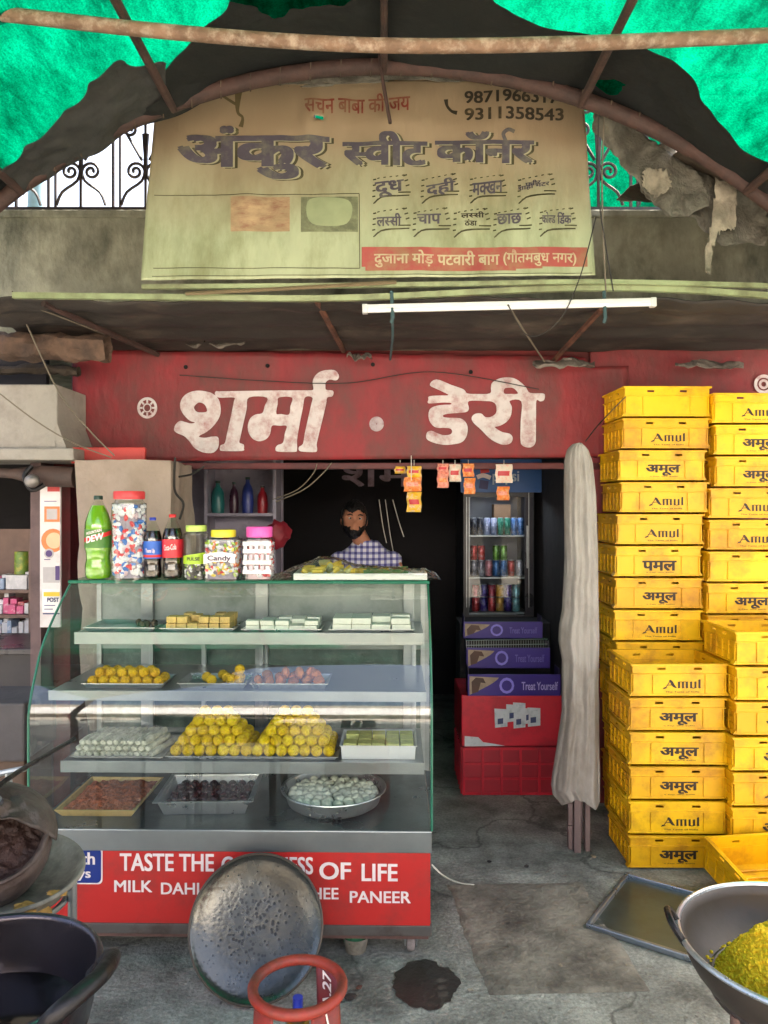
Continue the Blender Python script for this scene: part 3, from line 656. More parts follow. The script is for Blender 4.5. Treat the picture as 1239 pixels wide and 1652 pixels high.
def cable(pts, r, m, lab, d=None):
    b = MB(); b.tube([P(*p) if len(p) == 3 else P(p[0], p[1], d) for p in pts], r, 5, sub=8)
    tag(b.build('cable', m), lab, 'cable')
cable([(20,470),(60,560),(100,640),(150,700),(185,735)], .0035, m_wire, 'thin grey cable running from the awning corner down to the red strip', 3.5)
cable([(0,635),(60,680),(120,715),(180,738)], .003, m_wire, 'slack grey cable crossing the concrete block at far left', 3.45)
cable([(30,486,3.25),(120,520,3.4),(215,558,3.85)], .003, m_wire, 'frayed rope tied under the awning left corner', 3.4)
cable([(820,492,3.08),(850,540,3.3),(880,585,3.9)], .004, m_wire, 'lamp flex dropping from the tube light to the fascia top')
cable([(820,492,3.07),(853,542,3.2),(900,520,3.1),(935,450,3.08),(962,350,3.08)], .0025, m_wired, 'curving thin wire looped from the tube light up past the banner edge')
cable([(985,90,2.88),(975,200,3.0),(972,320,3.05),(978,470,3.12)], .0035, m_wire, 'pale cord hanging from the arch down to the right end of the tube light')
cable([(970,120,2.9),(965,240,3.0),(968,330,3.05),(990,470,3.12)], .003, m_wired, 'dark wire hanging beside the right edge of the banner')
cable([(632,500,3.1),(634,540,3.3),(630,580,3.85)], .006, mat('teal_cord', (60,84,88), .8), 'teal cord tied around the left end of the tube light')
cable([(290,605),(420,614),(560,618),(700,600),(870,628)], .0025, m_wired, 'sagging dark wire strung across the red fascia', 3.93)
cable([(664,735,3.9),(664,760,3.9),(664,775,3.9)], .002, mat('white_string', (220,216,205), .8), 'short white string holding the longest sachet strip')
cable([(445,810,4.0),(490,790,3.98),(520,765,3.97),(536,746,3.97)], .003, m_wire, 'pale cable curving under the fascia above the counter')
cable([(440,806,3.99),(480,790,3.98),(505,765,3.97),(512,748,3.97)], .0025, m_wire, 'second pale cable curving behind the first above the counter')
cable([(283,738,3.6),(282,790,3.6),(296,812,3.62),(290,838,3.62)], .006, m_wired, 'black power cable drooping beside the grey cloth drape')
cable([(283,770),(310,765),(330,752)], .005, m_wired, 'short black cable running right from the grey cloth drape', 3.7)
cable([(697,1395,2.62),(715,1412,2.66),(740,1424,2.95),(765,1427,3.1)], .003, mat('white_cord', (190,188,176), .7), 'thin white cord trailing from the counter corner over the floor')
cable([(1010,640,3.6),(985,665,3.65),(962,690,3.8),(945,712,3.9)], .003, m_wired, 'thin dark wire from the crate stack top to the wrapped pole')
# ------------------------------------------------------------ glass sweet counter
m_steel = mat('brushed_steel', (160,165,168), .34, metal=.85, var=.12, scale=6, bump=.06, bscale=30, dirt=((110,112,112), .3, 5))
m_steelw = mat('shelf_steel', (150,156,158), .32, metal=.75, var=.08, scale=7, dirt=((140,146,146), .3, 6))
m_back = mat('back_sheet', (150,158,156), .45, metal=.35, var=.15, scale=4, bump=.1, dirt=((84,98,92), .45, 3))
m_frame = mat('counter_frame', (96,92,90), .6, metal=.3, var=.2, dirt=((60,44,40), .4, 6))
m_pglass = glass('counter_glass', (.94,.985,.965), .012, 1.6, film=.02)
m_topglass = glass('green_top_glass', (.42,.80,.62), .03, .8, film=.25, filmcol=(70,150,110))
m_edge = mat('glass_edge', (48,110,88), .25, var=.2)
W = 1.385; X1 = W/2
ct = thing('sweet_counter', 'glass fronted sweet counter on wheels with red lettered base', 'counter', (-.53, 2.63, 0), R(-1.0))
CM = ct.matrix_basis.copy()
def cp(x, y, z): return CM @ Vector((x, y, z))
def cb(bx, name, m, bev=0, sm=False, parent=ct):
    b = MB(); b.box(*bx, bev=bev); return b.build(name, m, parent, sm=sm)
PROF = smooth([Vector((0, y, z)) for y, z in ((.002,.44),(.001,.55),(.0,.66),(.0,.79),(.003,.835),(.020,.89),(.048,.95),(.088,1.025),(.15,1.095),(.225,1.16),(.34,1.246))], 5)
b = MB(); b.raw([Vector((x, p.y, p.z)) for x in (-X1+.004, X1-.004) for p in PROF], [[i, i+1, len(PROF)+i+1, len(PROF)+i] for i in range(len(PROF)-1)])
b.build('front_glass', m_pglass, ct, ang=80)
for s in (-1, 1):
    b = MB(); pr = [(p.y, p.z) for p in PROF]+[(.62,1.246),(.62,.44)]
    b.raw([Vector((s*(X1-.002), y, z)) for y, z in pr], [list(range(len(pr)))]); b.build('side_glass', m_pglass, ct, sm=False)
    b = MB(); b.tube([Vector((s*X1, p.y, p.z)) for p in PROF]+[Vector((s*X1,.62,1.246))], .0045, 6); b.build('glass_edge', m_edge, ct)
    cb((s*X1-.02*(s>0)-.0, s*X1+.02*(s<0)+.0, .60, .625, .44, 1.24), 'corner_post', m_steel)
cb((-X1-.004, X1+.006, .335, .645, 1.2475, 1.2595), 'top_glass', m_topglass, .002)
b = MB(); b.tube([Vector((-X1-.004,.333,1.253)), Vector((X1+.006,.333,1.253))], .0065, 6); b.build('glass_edge', m_edge, ct)
# back: sliding sheets and upright strips
for k, (x0, x1, y) in enumerate(((-X1+.02,-.45,.606),(-.45,.02,.614),(.02,X1-.02,.606))):
    cb((x0, x1, y, y+.006, .945, 1.24), 'back_panel', m_back)
m_backd = mat('back_dark_sheet', (62,86,80), .35, metal=.1, var=.35, scale=9, bump=.35, bscale=22, dirt=((110,132,124), .35, 7))
for k, (x0, x1, y) in enumerate(((-X1+.02,-.06,.612),(-.06,X1-.02,.606))):
    cb((x0, x1, y, y+.005, .45, .944), 'back_panel', m_backd)
for x, w in ((-.50,.05),(-.02,.055),(.60,.045)):
    cb((x, x+w, .585, .604, .44, 1.238), 'upright', m_steelw, .002)
for x in (-.46,-.24,.0,.635):
    cb((x, x+.018, .565, .5845, .46, 1.06), 'shelf_rail', m_steel, .002)
# shelves with turned-down lips
SH = ((1.067,.265,-.645,.675,.042),(.885,.105,-.67,.678,.032),(.624,.135,-.64,.672,.038))
for z, y0, x0, x1, lip in SH:
    b = MB(); b.box(x0, x1, y0, .575, z-.008, z, bev=.002); b.box(x0, x1, y0-.003, y0+.0, z-lip, z+.004, bev=.001)
    b.build('shelf', m_steelw, ct, sm=False)
    for x in (x0+.02, x1-.04):
        b = MB(); b.box(x, x+.015, y0+.03, .57, z-.03, z-.0085); b.build('bracket', m_steel, ct, sm=False)
m_deck = mat('dark_steel_deck', (92,100,102), .3, metal=.6, var=.25, scale=5, dirt=((52,58,60), .4, 4))
cb((-X1+.004, X1-.004, .004, .60, .425, .437), 'deck', m_deck)
cb((-X1, X1, -.006, .003, .366, .440), 'front_lip', m_steelw, .003)
m_redp = mat('red_vinyl', (196,44,42), .4, var=.10, scale=3, dirt=((150,52,48), .4, 6), coat=.15)
cb((-X1+.004, X1-.006, .0, .012, .118, .3655), 'base_panel', m_redp)
cb((-X1+.004, -X1+.016, .0125, .62, .118, .424), 'base_side', m_redp); cb((X1-.016, X1-.004, .0125, .62, .118, .424), 'base_side', m_redp)
cb((-X1, X1, -.004, .62, .082, .1175), 'base_frame', m_frame, .003)
cb((-X1+.01, X1-.01, .02, .6, .06, .0815), 'plinth', mat('pinkish_wood', (112,84,80), .7, var=.2, dirt=((64,50,48), .4, 6)))
for (x, y) in ((X1-.07,.06),(-X1+.07,.06),(X1-.07,.55),(-X1+.07,.55)):
    b = MB(); b.lathe([(0,-.014),(.022,-.014),(.027,-.008),(.027,.008),(.022,.014),(0,.014)], 20, mat=Matrix.Translation((x,y,.028)) @ Matrix.Rotation(R(90),4,'Y') )
    w_ = b.build('caster', mat('caster_plastic', (150,140,138), .5, dirt=((80,70,66), .4, 20)), ct)
    b = MB(); b.box(x-.026, x+.026, y-.02, y+.02, .054, .0595); b.box(x-.022, x-.017, y-.012, y+.012, .02, .054); b.box(x+.017, x+.022, y-.012, y+.012, .02, .054); b.build('fork', m_steel, w_, sm=False)
m_wtext = mat('white_vinyl', (236,224,224), .45, var=.05)
def base_text(s, x0, x1, z0, z1, bold=.025, m=m_wtext, off=.0025, name='lettering'):
    V, Fc = glyphs(s, bold); V = fit(V, x0, x1, z0, z1)
    b = MB(); b.raw([Vector((v.x, -off-v.z, v.y)) for v in V], Fc); return b.build(name, m, ct, sm=False)
lx = lambda px: (px-CX)/F*2.63+.53
lz = lambda py: EYE-(py-HY)/F*2.63
base_text('TASTE THE', lx(193), lx(346), lz(1406), lz(1377), .03); base_text('GOODNESS', lx(358), lx(506), lz(1409), lz(1381), .03)
base_text('OF', lx(516), lx(567), lz(1417), lz(1389), .03); base_text('LIFE', lx(584), lx(642), lz(1419), lz(1391), .03)
for s, a, c, dy in (('MILK',184,246,0),('DAHI',260,322,3),('LASSI',340,410,6),('GHEE',484,547,9),('PANEER',565,663,14)):
    base_text(s, lx(a), lx(c), lz(1440+dy), lz(1421+dy), .025)
def rrect(x0, x1, z0, z1, r):
    pts = []
    for cx, cz, a0 in ((x1-r,z1-r,0),(x0+r,z1-r,90),(x0+r,z0+r,180),(x1-r,z0+r,270)):
        for k in range(6): a = R(a0+18*k); pts.append((cx+r*math.cos(a), cz+r*math.sin(a)))
    return pts
for (e, m_, off) in ((0, m_wtext, .002), (.005, mat('blue_vinyl', (24,50,132), .4, var=.06), .003)):
    pts = rrect(lx(66)+e, lx(165)-e, lz(1428)+e, lz(1367)-e, .016); b = MB(); b.raw([Vector((x, -off, z)) for x, z in pts], [list(range(len(pts)))]); b.build('badge', m_, ct, sm=False)
base_text('Health', lx(78), lx(153), lz(1396), lz(1376), .03, off=.004); base_text('Always', lx(74), lx(146), lz(1422), lz(1402), .03, off=.004)

# ------------------------------------------------------------ trays and sweets on the shelves
m_alu = mat('tray_aluminium', (196,200,204), .3, metal=.8, var=.08, scale=10, dirt=((140,144,146), .3, 10))
def tray(lab, x0, x1, y0, y1, z, h=.02, m=None, name='tray', flare=.012):
    """rectangular rimmed tray in counter coordinates"""
    root = thing(name, lab, 'tray', cp((x0+x1)/2, (y0+y1)/2, z+.0012), R(-1.0))
    w, d = (x1-x0)/2, (y1-y0)/2; b = MB()
    rings = [(w-flare, d-flare, 0), (w-.003, d-.003, h), (w+.002, d+.002, h+.002), (w+.002, d+.002, h-.001), (w-.006, d-.006, h-.004), (w-flare-.003, d-flare-.003, .003)]
    vs = []
    for a, c, zz in rings: vs += [Vector((-a,-c,zz)), Vector((a,-c,zz)), Vector((a,c,zz)), Vector((-a,c,zz))]
    fs = [[r*4+k, r*4+(k+1) % 4, r*4+4+(k+1) % 4, r*4+4+k] for r in range(5) for k in range(4)]+[[3,2,1,0],[20,21,22,23]]
    b.raw(vs, fs); b.build('tray_body', m or m_alu, root, sm=False); return root
cx_ = lambda px, y: (px-CX)/F*(2.63+y)+.53
m_laddu = mat('laddu_yellow', (250,204,18), .6, var=.22, scale=60, bump=.8, bscale=160, rnd=.12, spec=.3)
m_ladorange = mat('laddu_orange', (236,184,34), .6, var=.22, scale=60, bump=.8, bscale=160, rnd=.1, spec=.3)
def sphere_mesh(name, m, r, sub=3, amp=.03, sq=(1,1,1)):
    b = MB(); b.ball((0,0,0), r, sub, sq=sq, fn=lambda v: 1+amp*fbm(v.x*4, v.y*4, v.z*4, 2)); return b.build(name, m, None, ang=180)
def scatter(proto, spots, lab, cat, group):
    for i, p in enumerate(spots):
        o = proto if i == 0 else proto.copy()
        if i: COL.objects.link(o)
        o.location = p; o.rotation_euler = (random.random()*6, random.random()*6, random.random()*6); tag(o, lab, cat, group)
def pyramid(px0, px1, label, tlab):
    y0 = .17; z = SH[2][0]; x0, x1 = cx_(px0, y0), cx_(px1, y0); n = 7; dia = (x1-x0-.012)/n; r = dia/2
    tray(tlab, x0-.004, x1+.006, y0-.012, y0+dia*5+.012, z, .012)
    zb = z+.0045+r; spots = []
    for L_ in range(5):
        for i in range(n-L_):
            for j in range(5-L_):
                spots.append(cp(x0+r+.004+(i+L_/2)*dia+random.uniform(-.001,.001), y0+r+(j+L_/2)*dia, zb+L_*dia*.70))
    scatter(sphere_mesh('laddu', m_laddu, r*1.01, 3, .015), spots, label, 'laddu', label)
pyramid(269, 408, 'round yellow laddu in the left laddu pyramid', 'steel tray under the left laddu pyramid')
pyramid(402, 542, 'round yellow laddu in the right laddu pyramid', 'steel tray under the right laddu pyramid')
# shelf 2: laddus, a half empty tray, brown sweets
z2 = SH[1][0]; y = .14
tray('steel tray of yellow laddus at the left of the middle shelf', cx_(130,y), cx_(262,y), y, y+.16, z2, .018)
r = .019; sp = []
for j in range(3):
    for i in range(7): sp.append(cp(cx_(142,y)+i*.0405+.006*(j%2), y+.03+j*.036, z2+.0045+r))
for i in range(6): sp.append(cp(cx_(142,y)+.02+i*.0405, y+.05, z2+.0045+r*2.42))
for i in range(5): sp.append(cp(cx_(142,y)+.03+i*.042, y+.085, z2+.0045+r*2.42))
scatter(sphere_mesh('laddu', m_ladorange, r), sp, 'golden laddu heaped in the left tray of the middle shelf', 'laddu', 'laddus in the left middle-shelf tray')
tray('nearly empty steel tray with a few laddus on the middle shelf', cx_(285,y), cx_(396,y), y, y+.17, z2, .02)
sp = [cp(cx_(a, y), y+.03+b_, z2+.0045+r+h*2*r) for a, b_, h in ((322,.07,0),(335,.02,0),(357,.06,0),(366,.03,0),(378,.07,0),(380,.03,0),(345,.11,0),(369,.08,0),(379,.05,.85))]
scatter(sphere_mesh('laddu', m_ladorange, r), sp, 'loose golden laddu left in the nearly empty middle-shelf tray', 'laddu', 'laddus left in the nearly empty tray')
tray('steel tray of brown fried sweets on the middle shelf', cx_(402,y), cx_(528,y), y, y+.17, z2, .02)
m_brown = mat('fried_brown', (176,104,50), .55, var=.25, scale=50, bump=.6, bscale=120, rnd=.12)
sp = [cp(cx_(a, y), y+.035+b_, z2+.0045+.014+h) for a, b_, h in ((412,.02,0),(430,.02,0),(448,.03,0),(470,.02,0),(492,.03,0),(512,.02,0),(422,.07,0),(444,.08,0),(466,.07,0),(486,.08,0),(508,.07,0),(455,.05,.024),(478,.05,.024),(498,.05,.024),(505,.04,.024),(420,.11,0),(470,.12,0),(500,.12,0))]
scatter(sphere_mesh('fried_sweet', m_brown, .021, 3, .12, (1.1,1,.72)), sp, 'round brown fried sweet on the middle shelf tray', 'sweet', 'brown fried sweets')
# shelf 1: barfi blocks
z1 = SH[0][0]; y = .29
def barfi(name, lab, px0, px1, y0, nrow, ncol, layers, h, m, z, d=.15, gap=.0015):
    x0, x1 = cx_(px0, y0), cx_(px1, y0); w = (x1-x0)/ncol; dd = d/nrow; k = 0
    for L_ in range(layers):
        for i in range(ncol):
            for j in range(nrow):
                if L_ == layers-1 and random.random() < .22: continue
                b = MB(); b.box(-w/2+gap, w/2-gap, -dd/2+gap, dd/2-gap, 0, h-.0012, bev=.003)
                o = b.build(name, m, None, sm=False)
                o.location = cp(x0+w*(i+.5)+random.uniform(-.002,.002), y0+dd*(j+.5), z+L_*h+.0005); o.rotation_euler = (0, 0, R(random.uniform(-3,2)))
                tag(o, lab, 'sweet', lab)
m_bar1 = mat('barfi_orange', (224,190,110), .6, var=.2, scale=40, bump=.3, rnd=.1); m_barw = mat('barfi_white', (234,236,222), .55, var=.06, scale=40, bump=.2, rnd=.04)
tray('flat steel tray with dark crumbs at the left end of the top shelf', cx_(131,y), cx_(247,y), y, y+.2, z1, .014)
m_crumb = mat('dry_crumb', (96,84,66), .8, var=.4, scale=30, bump=.5, rnd=.2)
sp = [cp(cx_(a, y), y+.06+b_, z1+.014) for a, b_ in ((205,.06),(212,.08),(220,.05),(214,.03),(226,.09),(198,.1),(232,.05))]
scatter(sphere_mesh('dry_sweet', m_crumb, .013, 2, .3, (1.1,1,.8)), sp, 'small dark dry sweet on the leftmost top-shelf tray', 'sweet', 'dry sweets on the leftmost tray')
tray('steel tray under orange and yellow barfi on the top shelf', cx_(255,y), cx_(376,y), y, y+.19, z1, .012)
barfi('barfi', 'orange yellow barfi piece stacked on the top shelf tray', 264, 369, y+.02, 3, 6, 2, .026, m_bar1, z1+.0045)
tray('steel tray under the white barfi at the middle of the top shelf', cx_(388,y), cx_(516,y), y, y+.19, z1, .01)
barfi('barfi', 'white barfi piece in the middle top-shelf block', 394, 511, y+.018, 3, 5, 2, .019, m_barw, z1+.0045)
tray('steel tray under the white barfi at the right of the top shelf', cx_(529,y), cx_(666,y), y, y+.19, z1, .01)
barfi('barfi', 'white barfi piece in the right top-shelf block', 534, 661, y+.018, 3, 4, 2, .024, m_barw, z1+.0045)
# shelf 3: white twisted rolls (left), boxed sweets (right)
z3 = SH[2][0]; y = .17
tray('steel tray of twisted white rolls on the lower shelf', cx_(112,y), cx_(262,y), y-.01, y+.17, z3, .008)
m_roll = mat('silver_roll', (206,208,190), .4, metal=.15, var=.25, scale=45, bump=.3, dirt=((110,116,84), .4, 30), rnd=.08)
def roll():
    b = MB()
    def fn(u, v):
        a = 2*math.pi*v; r = .0125*(1-.25*abs(2*u-1)**4)*(1+.18*math.cos(2*a+u*9)); return Vector((.02*(u-.5), -.065+.13*u, 0))+Vector((math.cos(a)*r, 0, math.sin(a)*r))
    b.grid(fn, 14, 12); b.raw([fn(0, k/12) for k in range(12)], [list(range(12))]); b.raw([fn(1, k/12) for k in range(12)], [list(range(12))[::-1]])
    return b.build('sweet_roll', m_roll, None)
ro = roll(); k = 0
for L_ in range(3):
    for i in range(12-L_):
        o = ro if k == 0 else ro.copy()
        if k: COL.objects.link(o)
        k += 1; o.location = cp(cx_(122,y)+.012+.0118*L_+i*.0252, y+.075-.0*L_, z3+.018+L_*.0215); o.rotation_euler = (R(6), 0, R(-14+random.uniform(-5,5)))
        tag(o, 'white twisted silver-leaf roll stacked on the lower shelf', 'sweet', 'white rolls on the lower shelf')
tray('white tray of pale green squares at the right of the lower shelf', cx_(548,y), cx_(671,y), y, y+.2, z3, .05, mat('white_tray', (222,224,226), .35, metal=.2, var=.05), flare=.006)
m_pist = mat('pistachio', (196,200,120), .6, var=.2, scale=40, bump=.2, rnd=.1)
barfi('barfi', 'pale green barfi square lying in the white tray on the lower shelf', 553, 666, y+.012, 3, 5, 2, .026, m_pist, z3+.0045, .17)
# deck: halwa on paper, gulab jamun tray, rasgulla basin
zd = .437
hr = thing('halwa_tray', 'square yellow-edged tray of reddish brown halwa at the left of the deck', 'tray', cp(-.50,.26,zd+.001), R(-1))
m_yel = mat('yellow_paper', (210,180,110), .6, var=.15, scale=12, dirt=((120,96,50), .35, 12)); m_halwa = mat('halwa', (178,92,46), .5, var=.35, scale=45, bump=.9, bscale=70)
b = MB(); vs = []
for a, c, zz in ((.125,.15,0),(.145,.17,.028),(.138,.163,.028),(.128,.153,.006)): vs += [Vector((-a,-c,zz)), Vector((a,-c,zz)), Vector((a,c,zz)), Vector((-a,c,zz))]
b.raw(vs, [[r_*4+k, r_*4+(k+1) % 4, r_*4+4+(k+1) % 4, r_*4+4+k] for r_ in range(3) for k in range(4)]+[[12,13,14,15],[3,2,1,0]]); b.build('tray_body', m_yel, hr, sm=False)
b = MB(); b.grid(lambda u, v: Vector((-.126+.252*u, -.151+.302*v, .018+.012*fbm(u*9, v*9, 3, 4)+.012*(1-abs(2*u-1)**3)*(1-abs(2*v-1)**3))), 60, 60); b.build('halwa', m_halwa, hr)
gj = thing('sweet_tray', 'deep steel tray of dark syrupy gulab jamun on the deck', 'tray', cp(-.125,.25,zd+.001), R(2))
b = MB(); vs = []
for a, c, zz in ((.145,.115,0),(.165,.135,.055),(.178,.148,.056),(.178,.148,.053),(.160,.130,.05),(.14,.11,.006)): vs += [Vector((-a,-c,zz)), Vector((a,-c,zz)), Vector((a,c,zz)), Vector((-a,c,zz))]
b.raw(vs, [[r_*4+k, r_*4+(k+1) % 4, r_*4+4+(k+1) % 4, r_*4+4+k] for r_ in range(5) for k in range(4)]+[[20,21,22,23],[3,2,1,0]]); b.build('tray_body', m_alu, gj, sm=False)
m_gj = mat('dark_syrup_sweet', (58,20,24), .25, var=.4, scale=30, rnd=.2, coat=.4)
b = MB(); b.box(-.146,.146,-.116,.116,.0075,.022); b.build('syrup', mat('dark_syrup', (40,14,14), .15, var=.2), gj, sm=False)
sp = [cp(-.125-.128+.0365*i+.008*(j%2), .25-.095+.038*j, zd+.030) for j in range(6) for i in range(8)]
scatter(sphere_mesh('syrup_sweet', m_gj, .0185, 2, .05), sp, 'dark brown syrup soaked ball in the deep deck tray', 'sweet', 'dark syrup balls in the deep tray')
bs = thing('sweet_basin', 'round steel basin of pale rasgulla in syrup on the deck', 'basin', cp(cx_(537,.24),.25,zd+.001), 0)
b = MB(); b.lathe([(0,0),(.155,0),(.170,.01),(.186,.060),(.196,.062),(.197,.059),(.184,.055),(.166,.012),(.15,.006),(0,.006)], 56); b.build('basin', m_alu, bs, ang=50)
b = MB(); b.lathe([(0,.036),(.175,.036)], 48); b.build('syrup', glass('pale_syrup', (.72,.84,.74), .05, 1.2, film=.3, filmcol=(150,170,146)), bs)
m_ras = mat('pale_rasgulla', (222,226,206), .35, var=.06, scale=25, rnd=.08, coat=.3); sp = []
for q_ in range(7):
    rr = .152-q_*.0235; n_ = max(1, int(2*math.pi*rr/.0405))
    for k in range(n_):
        a = 2*math.pi*k/n_+q_*.3; sp.append(cp(cx_(537,.24)+rr*math.cos(a), .25+rr*math.sin(a), zd+.030+random.uniform(0,.010)))
scatter(sphere_mesh('rasgulla', m_ras, .0195, 2, .05), sp, 'pale round rasgulla floating in the steel basin', 'sweet', 'rasgullas in the steel basin')

# ------------------------------------------------------------ bottles and jars on top of the counter
ZT = 1.2602; DT = 3.02
def on_top(px): return ((px-CX)/F*DT, DT, ZT)
sc_ = DT/F
def bottle(name, lab, px, wpx, hpx, liquid, cap, label_m, fill=.9, prof=None, lz0=.34, lz1=.62, shape='soda'):
    h = hpx*sc_; r = wpx*sc_/2
    t = thing(name, lab, 'bottle' if shape == 'soda' else 'jar', on_top(px), random.uniform(-.4,.4))
    pf = [(0,.012),(.55,.0),(.86,.01),(.98,.05),(.98,.16),(.90,.24),(.93,.32),(1,.36),(1,.62),(.96,.68),(.78,.78),(.50,.88),(.30,.94),(.27,.975)]
    b = MB(); b.lathe([(a*r, c*h) for a, c in pf], 28, sub=2); b.build('bottle_body', glass(name+'_shell'+str(px), (.95,.97,.93), .03, 1.0), t, ang=70)
    top = [q_ for q_ in pf if q_[1] <= fill]
    b = MB(); b.lathe([(a*r*.955, c*h+.002) for a, c in top]+[(0, top[-1][1]*h+.002)], 28); b.build('drink', liquid, t, ang=50)
    b = MB(); b.lathe([(0,.955*h),(r*.34,.955*h),(r*.34,.995*h),(r*.30,1.003*h),(0,1.003*h)], 20); b.build('cap', cap, t)
    b = MB(); b.lathe([(r*1.012,lz0*h),(r*1.012,lz1*h)], 28); lb = b.build('label', label_m, t)
    return t, lb, r, h
m_cap_k = mat('cap_dark', (30,60,50), .4); m_cap_b = mat('cap_blue', (36,56,170), .4); m_cap_r = mat('cap_red', (200,36,40), .4)
def wraptext(parent, s, r, zc, hh, wid, m, ang0=-90, bold=.03, slope=0):
    V, Fc = glyphs(s, bold); V = fit(V, -wid/2, wid/2, -hh/2, hh/2); b = MB()
    b.raw([Vector(((r+.0012+v.z)*math.cos(R(ang0)+v.x/r), (r+.0012+v.z)*math.sin(R(ang0)+v.x/r), zc+v.y+slope*v.x)) for v in V], Fc); b.build('lettering', m, parent, sm=False)
m_gliq = mat('lime_drink', (116,176,30), .12, var=.08, coat=.6); m_gl = mat('lime_label', (66,120,40), .35, var=.1)
t, lb, r, h = bottle('soda_bottle', 'large green lime soda bottle at the left end of the counter top', 159, 42, 134, m_gliq, m_cap_k, m_gl, .90, lz0=.38, lz1=.60)
t.rotation_euler = (0,0,.25)
b = MB(); b.grid(lambda u, v: Vector(((r*1.018)*math.cos(R(-165+150*u)), (r*1.018)*math.sin(R(-165+150*u)), h*(.44+.10*u+.05*v))), 24, 3); b.build('label_band', m_cap_r, lb)
wraptext(lb, 'MOUNTAIN', r*1.022, h*.572, .011, .06, m_wtext, -104, .03, .25); wraptext(lb, 'DEW', r*1.024, h*.50, .026, .068, m_wtext, -100, .05, .25)
m_cola = mat('cola', (34,14,12), .1, coat=.7)
t, lb, r, h = bottle('soda_bottle', 'small cola bottle with blue label and blue cap', 247, 30, 99, m_cola, m_cap_b, mat('blue_label', (40,96,190), .35), .80)
t.rotation_euler = (0,0,0); wraptext(lb, 'Thums Up', r*1.03, h*.46, .02, .036, m_wtext, -90, .03)
b = MB(); b.lathe([(r*1.02,h*.36),(r*1.02,h*.40)], 28); b.build('label_band', m_cap_r, lb)
t, lb, r, h = bottle('soda_bottle', 'small cola bottle with red label and red cap', 279, 33, 104, m_cola, m_cap_r, mat('red_label', (200,38,52), .35), .82)
t.rotation_euler = (0,0,0); wraptext(lb, 'Coca-Cola', r*1.03, h*.50, .022, .05, m_wtext, -90, .02, .1)
def jar(lab, px, wpx, hpx, lidm, lidh, lidw, fills, square=False, tint=(.95,.97,.96)):
    h = hpx*sc_; r = wpx*sc_/2; t = thing('sweet_jar', lab, 'jar', on_top(px)); seg = 28
    pf = [(0,.004),(.9,.0),(1,.03),(1,.80),(.95,.86),(.80,.90),(.80,.93)]
    def sq(b_):
        for v in b_.v:
            if square:
                a = math.atan2(v.y, v.x); k = 1/max(abs(math.cos(a)), abs(math.sin(a))); v.x *= 1+(k-1)*.75; v.y *= 1+(k-1)*.75
                v.x *= .93; v.y *= .93
    b = MB(); b.lathe([(a*r, c*h) for a, c in pf], seg, sub=2); sq(b); b.build('jar_body', glass('jar_shell', (.93,.96,.95), .04, 1.0), t, ang=60)
    z0 = .925*h; lr = lidw*sc_/2
    b = MB(); b.lathe([(0,z0-.002),(lr*.97,z0-.002),(lr,z0+.003),(lr,z0+lidh*sc_-.004),(lr*.95,z0+lidh*sc_),(0,z0+lidh*sc_)], 36)
    for k in range(36):
        pass
    b.build('lid', lidm, t, ang=50)
    for k, (m_, z0_, z1_, n_, rr, nm) in enumerate(fills):
        b = MB(); core = MB(); core.lathe([(0,z0_*h),(r*.80,z0_*h),(r*.80,z1_*h),(0,z1_*h)], 20); sq(core); core.build('filling', m_, t)
        for i in range(n_):
            a = random.uniform(0, 2*math.pi); zz = random.uniform(z0_*h+rr, z1_*h-rr*.6); q_ = r*.95-rr*.9
            kk = 1/max(abs(math.cos(a)), abs(math.sin(a))) if square else 1
            q_ *= (1+(kk-1)*.6)*(.93 if square else 1)
            bm = bmesh.new(); bmesh.ops.create_icosphere(bm, subdivisions=1, radius=rr)
            M_ = Matrix.Translation((q_*math.cos(a), q_*math.sin(a), zz)) @ Euler((random.random()*6, random.random()*6, 0)).to_matrix().to_4x4() @ Matrix.Diagonal((1.3,.8,.8,1))
            b.bm(bm, i % len(nm), M_)
        if n_:
            o = b.build('wrapped_sweets', nm, t, ang=20); o['kind'] = 'stuff'
    return t, r, h
c_w = mat('candy_white', (222,222,226), .35, var=.05); c_r = mat('candy_red', (206,52,60), .35); c_b = mat('candy_blue', (44,110,190), .35); c_p = mat('candy_pale', (214,188,196), .4)
c_g = mat('candy_green', (150,180,60), .4); c_k = mat('candy_dark', (52,52,50), .4); c_o = mat('candy_orange', (226,130,60), .4); c_y = mat('candy_yellow', (228,206,90), .4)
jar('tall clear jar of red, white and blue wrapped toffees with a red lid', 209, 55, 140, mat('lid_red', (206,62,66), .4), 12, 49, [(mat('candy_core', (140,132,148), .5, var=.3, scale=60),.02,.86,430,.0115,[c_w,c_w,c_r,c_b,c_w,c_p])])
t, r, h = jar('short clear jar with a pale lime lid and dark sweets', 317, 40, 84, mat('lid_lime', (186,212,104), .4), 9, 33, [(c_k,.02,.34,130,.006,[c_k,c_k,c_w,c_g])])
b = MB(); b.grid(lambda u, v: Vector((r*1.012*math.cos(R(-170+160*u)), r*1.012*math.sin(R(-170+160*u)), h*(.30+.14*v+.10*u*v))), 20, 3); lb = b.build('label', mat('lime_sticker', (176,214,52), .4), t)
wraptext(lb, 'PULSE', r*1.02, h*.40, .013, .05, mat('ink_dark', (30,40,30), .5), -90, .03)
t, r, h = jar('square clear jar of mixed coloured sweets with a yellow lid', 361, 62, 74, mat('lid_yellow', (226,214,60), .4), 11, 40, [(MATS['candy_core'],.02,.84,420,.0085,[c_w,c_w,c_y,c_o,c_w,c_r,c_g,c_w])], True)
b = MB(); b.grid(lambda u, v: Vector((-.06+.12*u, -r*1.02-.002, h*(.36+.2*v+.05*math.sin(u*3)))), 12, 2); lb = b.build('label', mat('white_sticker', (228,226,230), .4), t)
